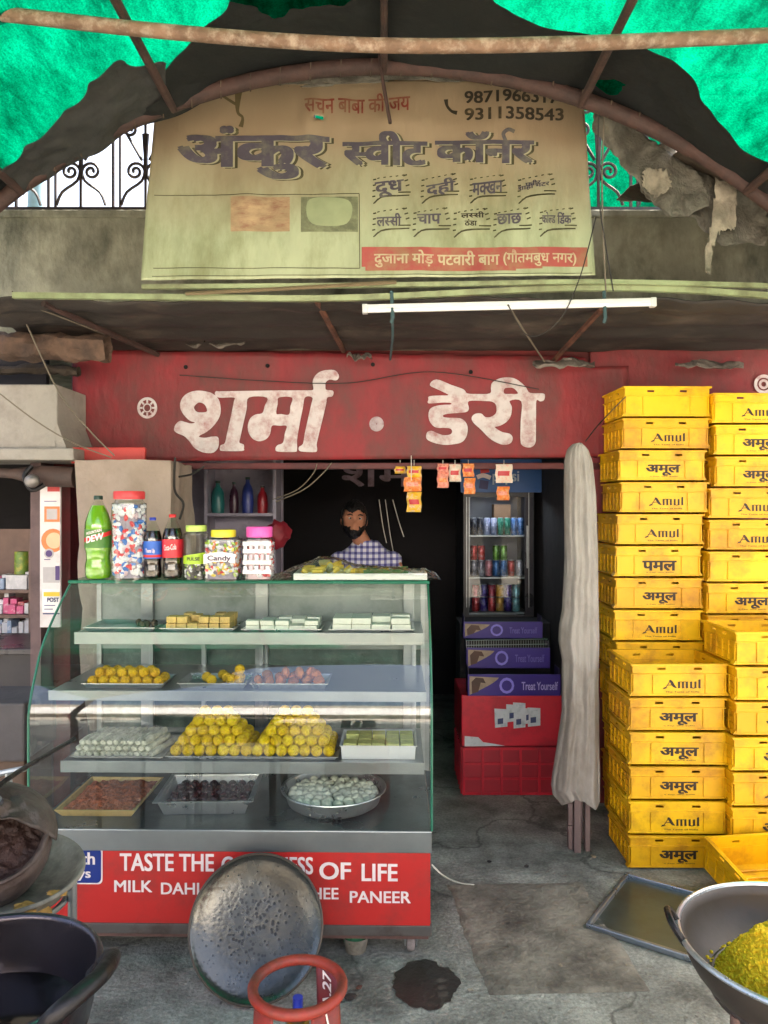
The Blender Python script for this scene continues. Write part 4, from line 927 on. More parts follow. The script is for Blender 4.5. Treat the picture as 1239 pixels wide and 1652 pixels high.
V, Fc = glyphs('Candy', .04); V = fit(V, -.045, .045, h*.40, h*.54); b = MB(); b.raw([Vector((v.x, -r*1.02-.004-v.z, v.y)) for v in V], Fc); b.build('lettering', mat('ink_grey', (80,70,86), .5), lb, sm=False)
t, r, h = jar('square clear jar of pink and white sweets with a bright pink lid', 419, 52, 74, mat('lid_pink', (232,92,180), .35), 16, 42, [(c_p,.02,.84,150,.0085,[c_w,c_w,c_r,c_p])], True)
for zz in (.14,.34,.58,.74):
    b = MB(); b.grid(lambda u, v: Vector((-r*.86+r*1.72*u, -r*.985, h*(zz+.09*v))), 6, 2); b.build('label_band', (c_r, c_w, c_p, c_w)[int(zz*10) % 4], t)
for zz in (.20,.44,.66):
    for k in range(5):
        b = MB(); b.box(-r*.8+k*r*.34, -r*.8+k*r*.34+r*.2, -r*.99-.002, -r*.985, h*zz, h*(zz+.11)); b.build('stripe', (c_w, c_p)[k % 2], t, sm=False)
# white tray of bagged fryums
t = thing('bagged_snack_tray', 'white tray of yellow-green snack tubes under crumpled clear plastic', 'tray', (P(582,940,2.99).x, 3.09, ZT))
M_ = t.matrix_basis
b = MB(); b.box(-.255,.255,-.115,.115,.0,.004); b.box(-.258,.258,-.119,-.113,.0,.026,bev=.002); b.box(-.258,.258,.113,.119,.0,.026,bev=.002); b.box(-.259,-.253,-.112,.112,.0,.025); b.box(.253,.259,-.112,.112,.0,.025); b.build('tray_body', mat('white_tray', (222,224,226), .35, metal=.2, var=.05), t, sm=False)
m_sn = [mat('snack_yellow', (228,196,60), .5, var=.2, scale=30), mat('snack_green', (92,150,80), .5, var=.2, scale=30), mat('snack_pale', (196,190,130), .5, var=.2, scale=30)]
random.seed(3)
for k in range(44):
    x = random.uniform(-.23,.2); base = .008+.040*math.exp(-((x+.14)/.08)**2)*random.random()+.008*random.random()
    L_ = .05; a = random.uniform(-.5,.5) if k % 3 else random.uniform(.9,1.9); y_ = random.uniform(-.095,.08)
    p0 = Vector((x, y_, base+.006)); dv = Vector((math.cos(a)*L_*.6, .01*random.uniform(-1,1), abs(math.sin(a))*L_*.28))
    b = MB(); b.tube([p0-dv*.5+Vector((0,0,.004)), p0+dv*.3+Vector((0,0,.004)), p0+dv*1.1], .0115, 8); b.build('snack', m_sn[(0,0,2,0)[k % 4] if x < -.02 else (1,0,1,1)[k % 4]], t)
m_film = glass('plastic_film', (.90,.95,.91), .12, 1.5, film=.09, filmcol=(190,205,192))
def film(u, v):
    x = -.345+.655*u; y_ = -.155+.29*v
    hh = .026+.050*math.exp(-((x+.14)/.11)**2)+.010*math.exp(-((x-.08)/.10)**2)
    e = min(1, min((x+.345)/.07, (.31-x)/.05)); q_ = max(0, 1-abs(2*v-1)**3)
    return Vector((x, y_, .004+max(0.0, hh*e*q_)+.010*abs(fbm(u*18, v*9, 3, 3))))
b = MB(); b.grid(film, 90, 44); b.build('plastic_bag', m_film, t, ang=25)
# ------------------------------------------------------------ yellow milk crates
m_crate = mat('crate_yellow', (236,184,14), .42, var=.10, scale=6, bump=.08, bscale=30, dirt=((176,118,26), .42, 7), rnd=.10, spec=.45)
m_ink = mat('crate_ink', (44,32,22), .6, var=.2, scale=40, dirt=((130,90,20), .12, 60))
CW, CD, CH = .418, .338, .1465
def crate_mesh():
    b = MB(); w, d, h = CW/2, CD, CH-.0015; t = .006; q_ = .012
    # body walls set in from the rim; the front faces -y at y = 0
    x0, x1 = -w+q_, w-q_
    b.box(x0, x1, q_, q_+t, .012, .100); b.box(x0, x1, d-q_-t, d-q_, .012, .100)
    b.box(x0, x0+t, q_+t, d-q_-t, .012, .100); b.box(x1-t, x1, q_+t, d-q_-t, .012, .100)
    b.box(x0+t, x1-t, q_+t, d-q_-t, .012, .018)
    for k in range(6): b.box(x0+.012, x1-.012, .045+k*.045, .063+k*.045, .0185, .026, bev=.002)
    # rim band with two hand slots front and back
    sl_ = [(-.095,-.060),(.060,.095)]
    for (ya, yb, out) in ((q_-.004, q_+t-.002, -1), (d-q_-t+.002, d-q_+.004, 1)):
        b.box(x0-.003, x1+.003, ya, yb, .1003, .118); b.box(x0-.003, x1+.003, ya, yb, .128, h)
        ed = [x0-.003, sl_[0][0], sl_[0][1], sl_[1][0], sl_[1][1], x1+.003]
        for a, c in ((0,1),(2,3),(4,5)): b.box(ed[a], ed[c], ya, yb, .1182, .1278)
    for (xa, xb) in ((x0-.004, x0+t-.002), (x1-t+.002, x1+.004)):
        b.box(xa, xb, q_+t-.0018, d-q_-t+.0018, .1003, .118); b.box(xa, xb, q_+t-.0018, d-q_-t+.0018, .128, h)
        for a, c in ((q_+t-.0018,.10),(.135,.205),(.24,d-q_-t+.0018)): b.box(xa, xb, a, c, .1182, .1278)
    # flared lip rails
    for z0, z1, o in ((h-.009, h-.0005, .0125), (.0985, .1035, .009), (.008, .016, .004)):
        b.box(-w+q_-o, w-q_+o, q_-o, q_-.0042 if z0 > .05 else q_-.0002, z0, z1, bev=.0012); b.box(-w+q_-o, w-q_+o, d-q_+(.0042 if z0 > .05 else .0002), d-q_+o, z0, z1, bev=.0012)
        b.box(-w+q_-o, -w+q_-(.0042 if z0 > .05 else .0002), q_-.001, d-q_+.001, z0, z1, bev=.0012); b.box(w-q_+(.0042 if z0 > .05 else .0002), w-q_+o, q_-.001, d-q_+.001, z0, z1, bev=.0012)
    # raised upright ribs and panel edges
    for x in (x0+.002, -.112, .112, x1-.002):
        b.box(x-.003, x+.003, q_-.0055, q_-.0003, .018, .0975); b.box(x-.003, x+.003, d-q_+.0003, d-q_+.0055, .018, .0975)
    for k in range(6):
        y_ = q_+.012+k*(d-2*q_-.024)/5
        for s in (-1, 1):
            xx = x0-.0003 if s < 0 else x1+.0003
            b.box(min(xx, xx+s*.0065), max(xx, xx+s*.0065), y_-.004, y_+.004, .018, .0975)
    for z in (.045,.072):
        for s in (-1, 1):
            xx = x0-.0002 if s < 0 else x1+.0002
            b.box(min(xx, xx+s*.004), max(xx, xx+s*.004), q_+.018, d-q_-.018, z-.003, z+.003)
    # corner gussets that flare out at the foot
    for s in (-1, 1):
        b.raw([Vector((s*(w-q_+.001), q_-.001, .03)), Vector((s*(w-q_+.001), q_-.001, .008)), Vector((s*(w+.004), q_-.001, .008)), Vector((s*(w-q_+.001), q_+.03, .03)), Vector((s*(w-q_+.001), q_+.03, .008)), Vector((s*(w+.004), q_+.03, .008))],
              [[0,1,2],[3,5,4],[0,2,5,3],[1,4,5,2],[0,3,4,1]] )
    return b
cm = crate_mesh()
crate0 = thing('milk_crate', 'x', 'crate')
body0 = cm.build('crate_body', m_crate, crate0, sm=False)
AM = [([(-.05,.02),(.12,.10),(.28,.42),(.50,1.0)],[.16,.09,.07,.08]), ([(.44,1.02),(.56,.8),(.78,.25),(.98,.04)],[.16,.24,.24,.10]), ([(.18,.34),(.50,.40),(.78,.36)],[.06,.10,.06]), ([(-.12,-.10),(.05,.0),(.26,.06)],[.05,.14,.04])]
def stem(x, h=.74, w=.17): return [([(x,.05),(x,h)], w), ([(x-.09,h-.04),(x+.07,h+.06)], .11), ([(x-.07,.0),(x+.10,.09)], .10)]
AM += stem(1.18)+stem(1.50)+stem(1.82)+[([(1.18,.70),(1.34,.80),(1.50,.68)], .07), ([(1.50,.70),(1.66,.80),(1.82,.68)], .07)]
AM += stem(2.16)+stem(2.50)+[([(2.16,.08),(2.33,-.02),(2.50,.10)], .10)]+stem(2.82, 1.0)
def logo(kind, i=0):
    b = MB(); y_ = .0118
    if kind == 'A': V, Fc = strokes(AM, 3); box_ = (-.072,.092,.036,.078)
    else:
        V, Fc = glyphs('अमूल' if kind != 'W' else 'पमल', .05); box_ = (-.076,.088,.028,.080)
    V = fit(V, *box_)
    if kind == 'W': V = [Vector((v.x, v.y*.9+.006, v.z)) for v in V]
    b.raw([Vector((v.x, y_-.0006-v.z, v.y)) for v in V], Fc)
    V, Fc = glyphs('The Taste of India' if kind == 'A' else 'द टेस्ट ऑफ इंडिया', .02); V = fit(V, -.060 if kind == 'A' else -.058, .086 if kind == 'A' else .076, .0215, .0275)
    b.raw([Vector((v.x, y_-.0006-v.z, v.y)) for v in V], Fc)
    return b.build('lettering', m_ink, None, sm=False)
logos = {k: logo(k) for k in 'AHW'}
for k, o in logos.items(): o.parent = crate0
ORD = ['topmost','second','third','fourth','fifth','sixth','seventh','eighth','ninth','tenth','eleventh','twelfth','thirteenth','lowest']
ncr = [0]
def crate(loc, rz, lk, label, group, rot=None):
    if ncr[0] == 0:
        pass
    ncr[0] += 1
    c = crate0.copy(); COL.objects.link(c); c.location = loc; c.rotation_euler = rot or (0,0,rz); c['label'] = label; c['category'] = 'crate'; c['group'] = group
    b_ = body0.copy(); COL.objects.link(b_); b_.parent = c
    if lk in logos:
        l_ = logos[lk].copy(); COL.objects.link(l_); l_.parent = c
    return c
WORD = {'A': 'with English wordmark', 'H': 'with Hindi wordmark', 'W': 'with worn Hindi wordmark', '': 'with blank front'}
def stack(n, px_left, d, seq, name, jit, zs=1.0, rz=0):
    """seq from the top; px_left: left edge column of each front face from the top"""
    for k in range(n):
        z = (n-1-k)*CH*zs; pl = px_left[min(k, len(px_left)-1)]; lk = seq[k] if k < len(seq) else 'AH'[k % 2]
        x = (pl-CX)/F*d+CW/2-.008
        o = ORD[k] if k < n-1 else 'lowest'
        cr_ = crate((x+random.uniform(-jit, jit)*.3, d-.012+random.uniform(-jit, jit), z), rz+R(random.uniform(-1.2,1.2)), lk, f'yellow milk crate {WORD[lk]}, {o} in the {name}', 'stacked yellow milk crates')
        cr_.scale.z = zs
random.seed(11)
stack(14, [1008,1006,1000,1002,997,995,994,993,996,1000,1003,1005], 3.63, ['','A','H','A','A','W','H','A'], 'tall stack beside the wrapped pole', .006, 1.03)
stack(6, [1020,1017,1018,1018,1017,1017], 3.27, ['A','H','H','H','A','H'], 'front stack standing before the tall one', .004)
stack(14, [1152,1154,1155,1147,1146,1144,1142,1142], 3.60, ['A','H','H','A','A','','H','H'], 'tall stack at the right picture edge', .006, 1.012)
stack(7, [1187,1188,1188,1184,1184,1182,1184], 3.2, ['A','H','H','H','A','H','A'], 'waist-high stack at the right picture edge', .004)
crate((1.56, 2.955, .018), 0, '', 'empty yellow crate tipped back on the floor against the right stacks', 'stacked yellow milk crates', (R(-24), 0, R(-7))) if False else None
c = crate((1.585, 3.10, .158), 0, '', 'empty yellow crate tilted slightly on the floor before the right stacks, opening towards the viewer', 'stacked yellow milk crates', (R(10), 0, R(8)))
c.location = (1.55, 2.845, .004)
for o in [crate0, body0]+list(logos.values()): bpy.data.objects.remove(o)

# ------------------------------------------------------------ cloth wrapped pole bundle
m_cloth = mat('grey_canvas', (156,151,146), .85, var=.14, scale=5, bump=.25, bscale=50, dirt=((112,102,94), .5, 4), stretch=(1,1,.5))
wb = thing('wrapped_bundle', 'bundle of folded wooden poles wrapped in dirty grey cloth standing by the crates', 'bundle', P(932,1370,3.46))
prof = [(716,926,936),(724,916,948),(745,911,956),(800,911,962),(900,912,965),(985,908,966),(1010,903,967),(1035,902,967),(1065,908,966),(1150,908,966),(1210,899,967),(1250,892,968),(1272,890,968),(1290,905,968)]
def wrap(u, v):
    py = 716+(1290-716)*v; l, r_ = [interp([(a, k[j]) for a, *k in prof], py) for j in (0, 1)]
    a = 2*math.pi*u; c = P((l+r_)/2, py, 3.46); hw = (r_-l)/2/F*3.46
    top = min(1, v/.03+.15)
    f = 1+(.10*math.sin(a*5+1.3*fbm(v*3, 1))+.07*math.sin(a*9+v*4)+.09*abs(math.sin(a*4+2.2*fbm(v*4, 3)))-.05*abs(math.sin(a*7+1.5*fbm(v*6, 7))))*min(1, .35+v)*(.4+.6*v)+.05*fbm(math.cos(a)*2, math.sin(a)*2, v*9)
    sk = .02*math.sin(a*3+1)*(v > .97)
    return c+Vector((math.cos(a)*hw*(1+(f-1)*.22), math.sin(a)*.062*(1+(f-1)*1.6+.05*math.sin(a*17+2*fbm(v*7, 2))), sk))
b = MB(); b.grid(wrap, 150, 110); b.raw([wrap(k/150, 0) for k in range(150)], [list(range(150))]); b.build('cloth_wrap', m_cloth, wb, world=True, ang=80)
m_leg = mat('mauve_wood', (118,100,98), .75, var=.2, scale=9, bump=.3, dirt=((84,70,66), .4, 9), stretch=(1,1,.3))
for x0, x1, dy, zb_ in ((916,923,.0,.01),(924,935,-.015,.0),(936.5,941,.02,.05),(942,950,-.01,.005)):
    a, c = P(x0,1290,3.46), P(x1,1290,3.46); b = MB(); b.box(a.x, c.x, 3.44+dy, 3.47+dy, zb_, .62, bev=.002); b.build('leg', m_leg, wb, sm=False, world=True)
for zz in (.10,.20): b = MB(); b.box(P(914,0,3.46).x, P(921,0,3.46).x, 3.425, 3.4395, zz, zz+.02); b.build('cleat', m_leg, wb, sm=False, world=True)
# ------------------------------------------------------------ flat metal tray on the floor
m_tray = mat('tarnished_tray', (96,112,112), .32, metal=.75, var=.2, scale=4, bump=.06, dirt=((84,78,62), .4, 3))
m_traye = mat('tray_rim', (150,160,172), .3, metal=.8, var=.15, scale=8)
A3 = Vector((.737,2.81,0)); ex = Vector((.283,-.195,0)).normalized(); ey = Vector((.195,.283,0)).normalized()
tr = thing('floor_tray', 'large flat tarnished metal tray lying on the floor before the crates', 'tray', A3, math.atan2(ex.y, ex.x))
LX, LY = .80, .48
b = MB(); b.box(.01, LX-.01, .01, LY-.01, .003, .006); b.build('tray_body', m_tray, tr, sm=False)
b = MB(); pts = [Vector((0,0,0)),Vector((LX,0,0)),Vector((LX,LY,0)),Vector((0,LY,0))]
b.box(0, LX, 0, .016, .0, .022, bev=.004); b.box(0, LX, LY-.016, LY, .0, .022, bev=.004); b.box(0, .016, .0162, LY-.0162, .0, .022, bev=.004); b.box(LX-.016, LX, .0162, LY-.0162, .0, .022, bev=.004); b.build('rim', m_traye, tr, sm=False)
# ------------------------------------------------------------ steel karahi with boondi at lower right
m_kst = mat('used_steel', (84,76,70), .5, metal=.5, var=.3, scale=5, bump=.10, dirt=((70,62,54), .55, 5))
m_black = mat('black_iron', (32,30,32), .4, metal=.4, var=.3, scale=14, bump=.2)
kc = Vector(((1306-CX)/F*1.83, 1.83, .492))
kr = thing('cooking_pan', 'wide steel karahi heaped with yellow boondi at the lower right', 'pan', kc-Vector((0,0,.20)))
KR = .282
def wok(b, r, dep, th=.004, seg=72, z=0):
    pf = [(r*math.sin(a), z-dep*math.cos(a)/1.0) for a in [R(90)*k/16 for k in range(17)]]
    inn = [(max(0, q_-th), w_+th) for q_, w_ in pf]
    b.lathe(pf+[(r+.012, z+.004), (r+.014, z+.010), (r+.008, z+.014), (r-.002, z+.008)]+inn[::-1][1:], seg, c=(0,0,.20))
b = MB(); wok(b, KR, .17); b.build('pan_body', m_kst, kr, ang=60)
b = MB(); b.tube([Vector(((KR+.011)*math.cos(2*math.pi*k/72), (KR+.011)*math.sin(2*math.pi*k/72), .212)) for k in range(72)], .007, 8, closed=True); b.build('rim', m_alu, kr)
for a0 in (168, 348):
    b = MB(); pts = [Vector(((KR+.008+e)*math.cos(R(a0+a)), (KR+.008+e)*math.sin(R(a0+a)), .205+zz)) for a, e, zz in ((-9,0,0),(-8,.02,.03),(-4,.028,.045),(4,.028,.045),(8,.02,.03),(9,0,0))]
    b.tube(pts, .0085, 8, sub=4); b.build('handle', m_black, kr)
m_boon = mat('boondi', (255,206,40), .7, var=.08, scale=60, bump=.5, bscale=120, spec=.3)
b = MB(); hx, hy = .025, .02
def heap(u, v):
    rr = .225*v; a = 2*math.pi*u; x = hx+rr*math.cos(a)*1.05; y_ = hy+rr*math.sin(a)*.95
    q_ = math.hypot(x, y_); base = -.17*math.sqrt(max(0, 1-(min(q_, KR-.01)/KR)**2))+.007
    hgt = (.092+.024*fbm(x*14, y_*14, 3, 4))*(1-v**2.0)
    return Vector((x, y_, .20+max(base, -.090+hgt*1.6-.03*v)))
b.grid(heap, 60, 26); core = b.build('boondi_heap', m_boon, kr)
b = MB(); random.seed(5)
for k in range(6500):
    v = math.sqrt(random.random())*.99; p = heap(random.random(), v)
    s = random.uniform(.0032,.0054); bm = bmesh.new(); bmesh.ops.create_icosphere(bm, subdivisions=1, radius=s)
    b.bm(bm, 0, Matrix.Translation(p+Vector((0,0,s*.2))))
for k in range(130):
    a = random.uniform(2.0, 3.5); q_ = random.uniform(.17,.23); p = Vector((q_*math.cos(a), q_*math.sin(a), .20-.17*math.sqrt(1-(q_/KR)**2)+.008))
    bm = bmesh.new(); bmesh.ops.create_icosphere(bm, subdivisions=1, radius=random.uniform(.003,.006)); b.bm(bm, 0, Matrix.Translation(p))
o = b.build('boondi', m_boon, kr, ang=180); o['kind'] = 'stuff'
st = thing('pan_stand', 'rusty iron ring stand with splayed legs under the boondi pan', 'stand', (kc.x, kc.y, 0))
m_pipe2 = mat('rusty_pinkish_pipe', (126,100,92), .7, var=.3, scale=10, bump=.3, dirt=((80,56,46), .5, 8))
RS = .216; zr = .384
b = MB(); b.tube([Vector((RS*math.cos(2*math.pi*k/40), RS*math.sin(2*math.pi*k/40), zr)) for k in range(40)], .012, 8, closed=True); b.build('ring', m_kst, st)
for a in (200, 320, 80):
    b = MB(); p0 = Vector((RS*math.cos(R(a)), RS*math.sin(R(a)), zr)); p1 = Vector(((RS+.02)*math.cos(R(a)), (RS+.02)*math.sin(R(a)), .0)); b.tube([p0, p1], .017, 10); b.build('leg', m_pipe2, st)
b = MB(); b.tube([Vector((.22*math.cos(2*math.pi*k/40), .22*math.sin(2*math.pi*k/40), .16)) for k in range(40)], .010, 8, closed=True); b.build('ring', m_rust, st)
b = MB(); b.lathe([(0,.20),(.10,.20),(.14,.22),(.15,.26),(.13,.27),(0,.26)], 30); b.build('burner', mat('red_burner', (150,52,36), .6, var=.3, dirt=((60,40,34), .5, 12)), st)
# ------------------------------------------------------------ black karahi at lower left
lc = Vector(((-34-CX)/F*1.42, 1.42, .612)); LR = .205
kl = thing('cooking_pan', 'black iron karahi with a thick side handle and dark oil at the lower left', 'pan', lc-Vector((0,0,.24)))
m_kblue = mat('blued_iron', (78,74,82), .24, metal=.8, var=.35, scale=5, bump=.25, bscale=14, dirt=((70,54,46), .4, 6))
b = MB(); r = LR
pf = [(0,-.135),(r*.55,-.128),(r*.82,-.085),(r*.95,-.03),(r*1.0,.03),(r*1.01,.06)]
b.lathe(pf+[(r*1.05,.064),(r*1.05,.072),(r*.99,.072)]+[(max(0, a-.007), c_+.007) for a, c_ in pf[::-1][1:]], 72, c=(0,0,.24), sub=3); b.build('pan_body', m_kblue, kl, ang=70)
b = MB(); b.lathe([(0,-.035),(r*.935,-.035)], 60, c=(0,0,.24)); b.build('oil', mat('dark_oil', (14,12,12), .06, var=.2, coat=.5), kl)
for a0 in (-12, 168):
    b = MB(); pts = [Vector(((r*1.03+e)*math.cos(R(a0+a)), (r*1.03+e)*math.sin(R(a0+a)), .30+zz)) for a, e, zz in ((-24,-.012,-.02),(-21,.022,.02),(-12,.032,.035),(0,.036,.038),(12,.032,.035),(21,.022,.02),(24,-.012,-.02))]
    b.tube(pts, .0165, 10, sub=4); b.build('handle', m_black, kl)
sv = thing('stove', 'low iron stove stand carrying the black karahi', 'stove', (lc.x, lc.y, 0))
b = MB(); b.box(-.21,.21,-.2,.2,.42,.46,bev=.006); b.build('top', m_rustdk, sv, sm=False)
b = MB(); b.tube([Vector((.17*math.cos(2*math.pi*k/32), .17*math.sin(2*math.pi*k/32), .475)) for k in range(32)], .014, 8, closed=True); b.build('ring', m_black, sv)
for x in (-.18,.18):
    for y_ in (-.17,.17):
        b = MB(); b.box(x-.015, x+.015, y_-.015, y_+.015, 0, .4198); b.build('leg', m_rust, sv, sm=False)
b = MB(); b.box(.2102,.222,-.15,.15,.2,.42,bev=.004); b.build('side_plate', mat('chipped_cream', (160,140,118), .7, var=.2, dirt=((120,60,46), .5, 9)), sv, sm=False)
# ------------------------------------------------------------ dirty pan with residue, on its post stand
pcn = P(2,1420,1.86); m_grime = mat('grimy_grey', (150,146,134), .7, metal=.2, var=.3, scale=9, bump=.4, dirt=((66,56,48), .5, 7))
dp = thing('dirty_dish', 'wide grimy grey dish with yellow batter crusts on its rim at the left', 'dish', pcn, rot=(R(4), R(5), 0))
b = MB(); r = .185; b.lathe([(0,-.045),(r*.5,-.045),(r*.85,-.02),(r,.02),(r*1.03,.022),(r*1.02,.030),(r*.97,.026),(r*.80,-.008),(r*.5,-.032),(0,-.032)], 60, sub=2); b.build('dish', m_grime, dp, ang=70)
m_batter = mat('dried_batter', (192,150,78), .7, var=.25, scale=25, bump=.7)
for k, (a, s_, rr) in enumerate(((-36,.042,.80),(-58,.036,.84),(-18,.022,.90),(-80,.03,.90),(-48,.026,.94))):
    b = MB(); cc = Vector((r*rr*math.cos(R(a)), r*rr*math.sin(R(a)), .012 if rr > .85 else -.008))
    b.ball(cc, s_, 3, sq=(1,.55,.20), fn=lambda v: 1+.45*fbm(v.x*3+k, v.y*3, v.z*3, 3)); b.build('batter_crust', m_batter, dp, ang=90)
pot = thing('old_pot', 'tilted brown and grey old pot lying in the grimy dish at the left edge', 'pot', pcn+Vector((-.035,.0,.075)), rot=(R(32), R(20), 0))
b = MB(); r = .145; pf = [(0,-.10),(r*.5,-.095),(r*.85,-.06),(r,.0),(r*.97,.04),(r*.9,.055)]
b.lathe(pf+[(r*.95,.066),(r*.90,.070),(r*.84,.06)]+[(max(0, a-.012), c_+.010) for a, c_ in pf[::-1][1:]], 60, sub=3)
b.build('pot_body', mat('scorched_metal', (104,92,88), .55, metal=.4, var=.4, scale=7, bump=.6, bscale=20, dirt=((58,42,38), .5, 6)), pot, ang=70)
b = MB(); b.lathe([(0,-.03),(r*.80,-.028)], 40); b.grid(lambda u, v: Vector((r*.86*(2*u-1)*math.sqrt(max(0,1-(2*v-1)**2)), r*.86*(2*v-1), -.018+.012*fbm(u*9, v*9, 2, 4))), 40, 40); b.build('rusty_contents', mat('rusty_contents', (62,42,36), .6, var=.45, scale=14, bump=.8, bscale=40), pot)
b = MB()
b.grid(lambda u, v: (lambda a, rr: Vector((rr*math.cos(a), rr*math.sin(a), .045+.10*(1-(v)**2)*(.9+.2*fbm(u*5, v*4, 9, 3)))))(R(20+190*u), r*(1.05*v+.02)), 40, 18); b.build('scorched_lid', mat('scorched_lid', (92,84,80), .5, metal=.5, var=.45, scale=8, bump=.7, bscale=18, dirt=((54,42,40), .5, 5)), pot, solid=.004)
ps = thing('dish_stand', 'grey pipe stand holding the grimy dish beside the counter', 'stand', (pcn.x, pcn.y, 0))
b = MB(); b.tube([Vector((.165,.02,0)), Vector((.165,.02,pcn.z-.012))], .011, 10); b.build('leg', m_steel, ps)
b = MB(); b.tube([Vector((-.16,.06,0)), Vector((-.15,.05,pcn.z-.03))], .011, 10); b.build('leg', m_steel, ps)
b = MB(); b.tube([Vector((-.02,-.15,0)), Vector((-.02,-.14,pcn.z-.03))], .011, 10); b.build('leg', m_steel, ps)
b = MB(); b.tube([Vector((.15*math.cos(2*math.pi*k/32), .15*math.sin(2*math.pi*k/32), pcn.z-.055)) for k in range(32)], .008, 8, closed=True); b.build('ring', m_steel, ps)
# long ladle leaning on the pot, and the chrome rail behind
b = MB(); b.tube([P(-30,1290,1.75), P(30,1245,1.95), P(120,1192,2.35)], .0065, 8, sub=4); la = thing('ladle', 'long thin iron ladle propped over the pots towards the counter glass', 'ladle', P(0,1268,1.85))
b.build('handle', m_black, la, world=True)
b = MB(); b.lathe([(0,-.02),(.03,-.015),(.05,.0),(.047,.0),(.028,-.012),(0,-.017)], 24, mat=Matrix.Translation(P(-36,1294,1.73))); b.build('bowl', m_steel, la, world=True)
hd = thing('handle_rail', 'short bent chrome rail at the far left behind the pots', 'rail', P(14,1300,2.3))
b = MB(); b.tube([P(-20,1252,2.3), P(20,1244,2.3), P(42,1240,2.3)], .009, 8, sub=3); b.build('bar', m_steel, hd, world=True)
b = MB(); b.tube([P(14,1246,2.3), P(18,1300,2.3), Vector((P(18,1300,2.3).x, 2.3, 0))], .010, 8); b.build('leg', m_steel, hd, world=True)
# ------------------------------------------------------------ big round strainer tray leaning on the counter
m_disc = bpy.data.materials.new('dented_strainer'); 
m_disc = mat('strainer_steel', (112,110,104), .26, metal=.92, var=.35, scale=4, bump=.05, bscale=9, dirt=((56,66,74), .6, 4))
def strain(m):
    N = m.node_tree.nodes; L = m.node_tree.links.new; b = N['Principled BSDF']; src = b.inputs['Base Color'].links[0].from_socket
    tc = N.new('ShaderNodeTexCoord'); vo = N.new('ShaderNodeTexVoronoi'); vo.inputs['Scale'].default_value = 70; L(tc.outputs['Object'], vo.inputs['Vector'])
    ln = N.new('ShaderNodeVectorMath'); ln.operation = 'LENGTH'; L(tc.outputs['Object'], ln.inputs[0])
    nz = N.new('ShaderNodeTexNoise'); nz.inputs['Scale'].default_value = 9; L(tc.outputs['Object'], nz.inputs['Vector'])
    ad = N.new('ShaderNodeMath'); ad.operation = 'MULTIPLY_ADD'; ad.inputs[1].default_value = .16; L(nz.outputs['Fac'], ad.inputs[0]); L(ln.outputs['Value'], ad.inputs[2])
    th = N.new('ShaderNodeMapRange'); th.inputs[1].default_value = .15; th.inputs[2].default_value = .30; th.inputs[3].default_value = .0042; th.inputs[4].default_value = .0012; L(ad.outputs[0], th.inputs[0])
    th.inputs[3].default_value = .36; th.inputs[4].default_value = .04
    lt = N.new('ShaderNodeMath'); lt.operation = 'LESS_THAN'; L(vo.outputs['Distance'], lt.inputs[0]); L(th.outputs[0], lt.inputs[1])
    x = N.new('ShaderNodeMix'); x.data_type = 'RGBA'; x.inputs[7].default_value = lin((30,32,40))+(1,)
    mu = N.new('ShaderNodeMath'); mu.operation = 'MULTIPLY'; mu.inputs[1].default_value = .85; L(lt.outputs[0], mu.inputs[0]); L(mu.outputs[0], x.inputs[0]); L(src, x.inputs[6]); L(x.outputs[2], b.inputs['Base Color'])
    bp = N.new('ShaderNodeBump'); bp.inputs['Strength'].default_value = .11; bp.inputs['Distance'].default_value = .004
    L(vo.outputs['Distance'], bp.inputs['Height']); old = b.inputs['Normal'].links[0].from_socket; L(old, bp.inputs['Normal']); L(bp.outputs[0], b.inputs['Normal'])
    iv = N.new('ShaderNodeMath'); iv.operation = 'SUBTRACT'; iv.inputs[0].default_value = .92; L(mu.outputs[0], iv.inputs[1]); L(iv.outputs[0], b.inputs['Metallic'])
strain(m_disc)
DR = .2135
bot = P(404,1619,2.375); bot.z = .004
nvec = Vector((.06,-1,.0)); tilt = 27
dz = thing('strainer_tray', 'large round dented steel strainer tray leaning against the red counter base', 'tray', (0,0,0))
Rm = Euler((R(90-tilt), 0, R(-2))).to_matrix().to_4x4()
cen = Vector((bot.x, bot.y, 0))+Rm.to_3x3() @ Vector((0, DR, 0)); cen.z += .004
dz.location = cen; dz.rotation_euler = Rm.to_euler()
b = MB(); b.lathe([(0,-.012),(.08,-.011),(.14,-.006),(.19,.004),(DR-.008,.012),(DR-.002,.017),(DR,.0145),(DR,.011),(DR-.006,.008),(.19,.0),(.14,-.010),(0,-.016)], 96); b.build('disc', m_disc, dz, ang=60)
b = MB(); b.tube([Vector((DR*math.cos(2*math.pi*k/80), DR*math.sin(2*math.pi*k/80), .0145)) for k in range(80)], .0042, 8, closed=True); b.build('rim', m_kst, dz)
# ------------------------------------------------------------ red gas cylinder
gc = Vector(((481-CX)/F*1.50, 1.50, 0)); m_gas = mat('gas_red', (152,44,30), .55, var=.25, scale=8, bump=.2, dirt=((84,48,38), .55, 10))
gy = thing('gas_cylinder', 'red gas cylinder with a round carrying ring in the foreground', 'gas cylinder', gc, R(8))
b = MB(); b.lathe([(0,.03),(.10,.02),(.145,.05),(.157,.10),(.157,.33),(.148,.40),(.115,.45),(.06,.475),(.035,.485),(.035,.50),(0,.50)], 48, sub=3); b.build('cylinder_body', m_gas, gy, ang=60)
b = MB(); b.lathe([(.12,0),(.125,0),(.125,.045),(.12,.045)], 40); b.build('foot_ring', m_gas, gy, ang=50)
RG = .087; zg = .612
b = MB(); b.tube([Vector((RG*math.cos(2*math.pi*k/48), RG*math.sin(2*math.pi*k/48), zg)) for k in range(48)], .0105, 10, closed=True); b.build('carrying_ring', m_gas, gy)
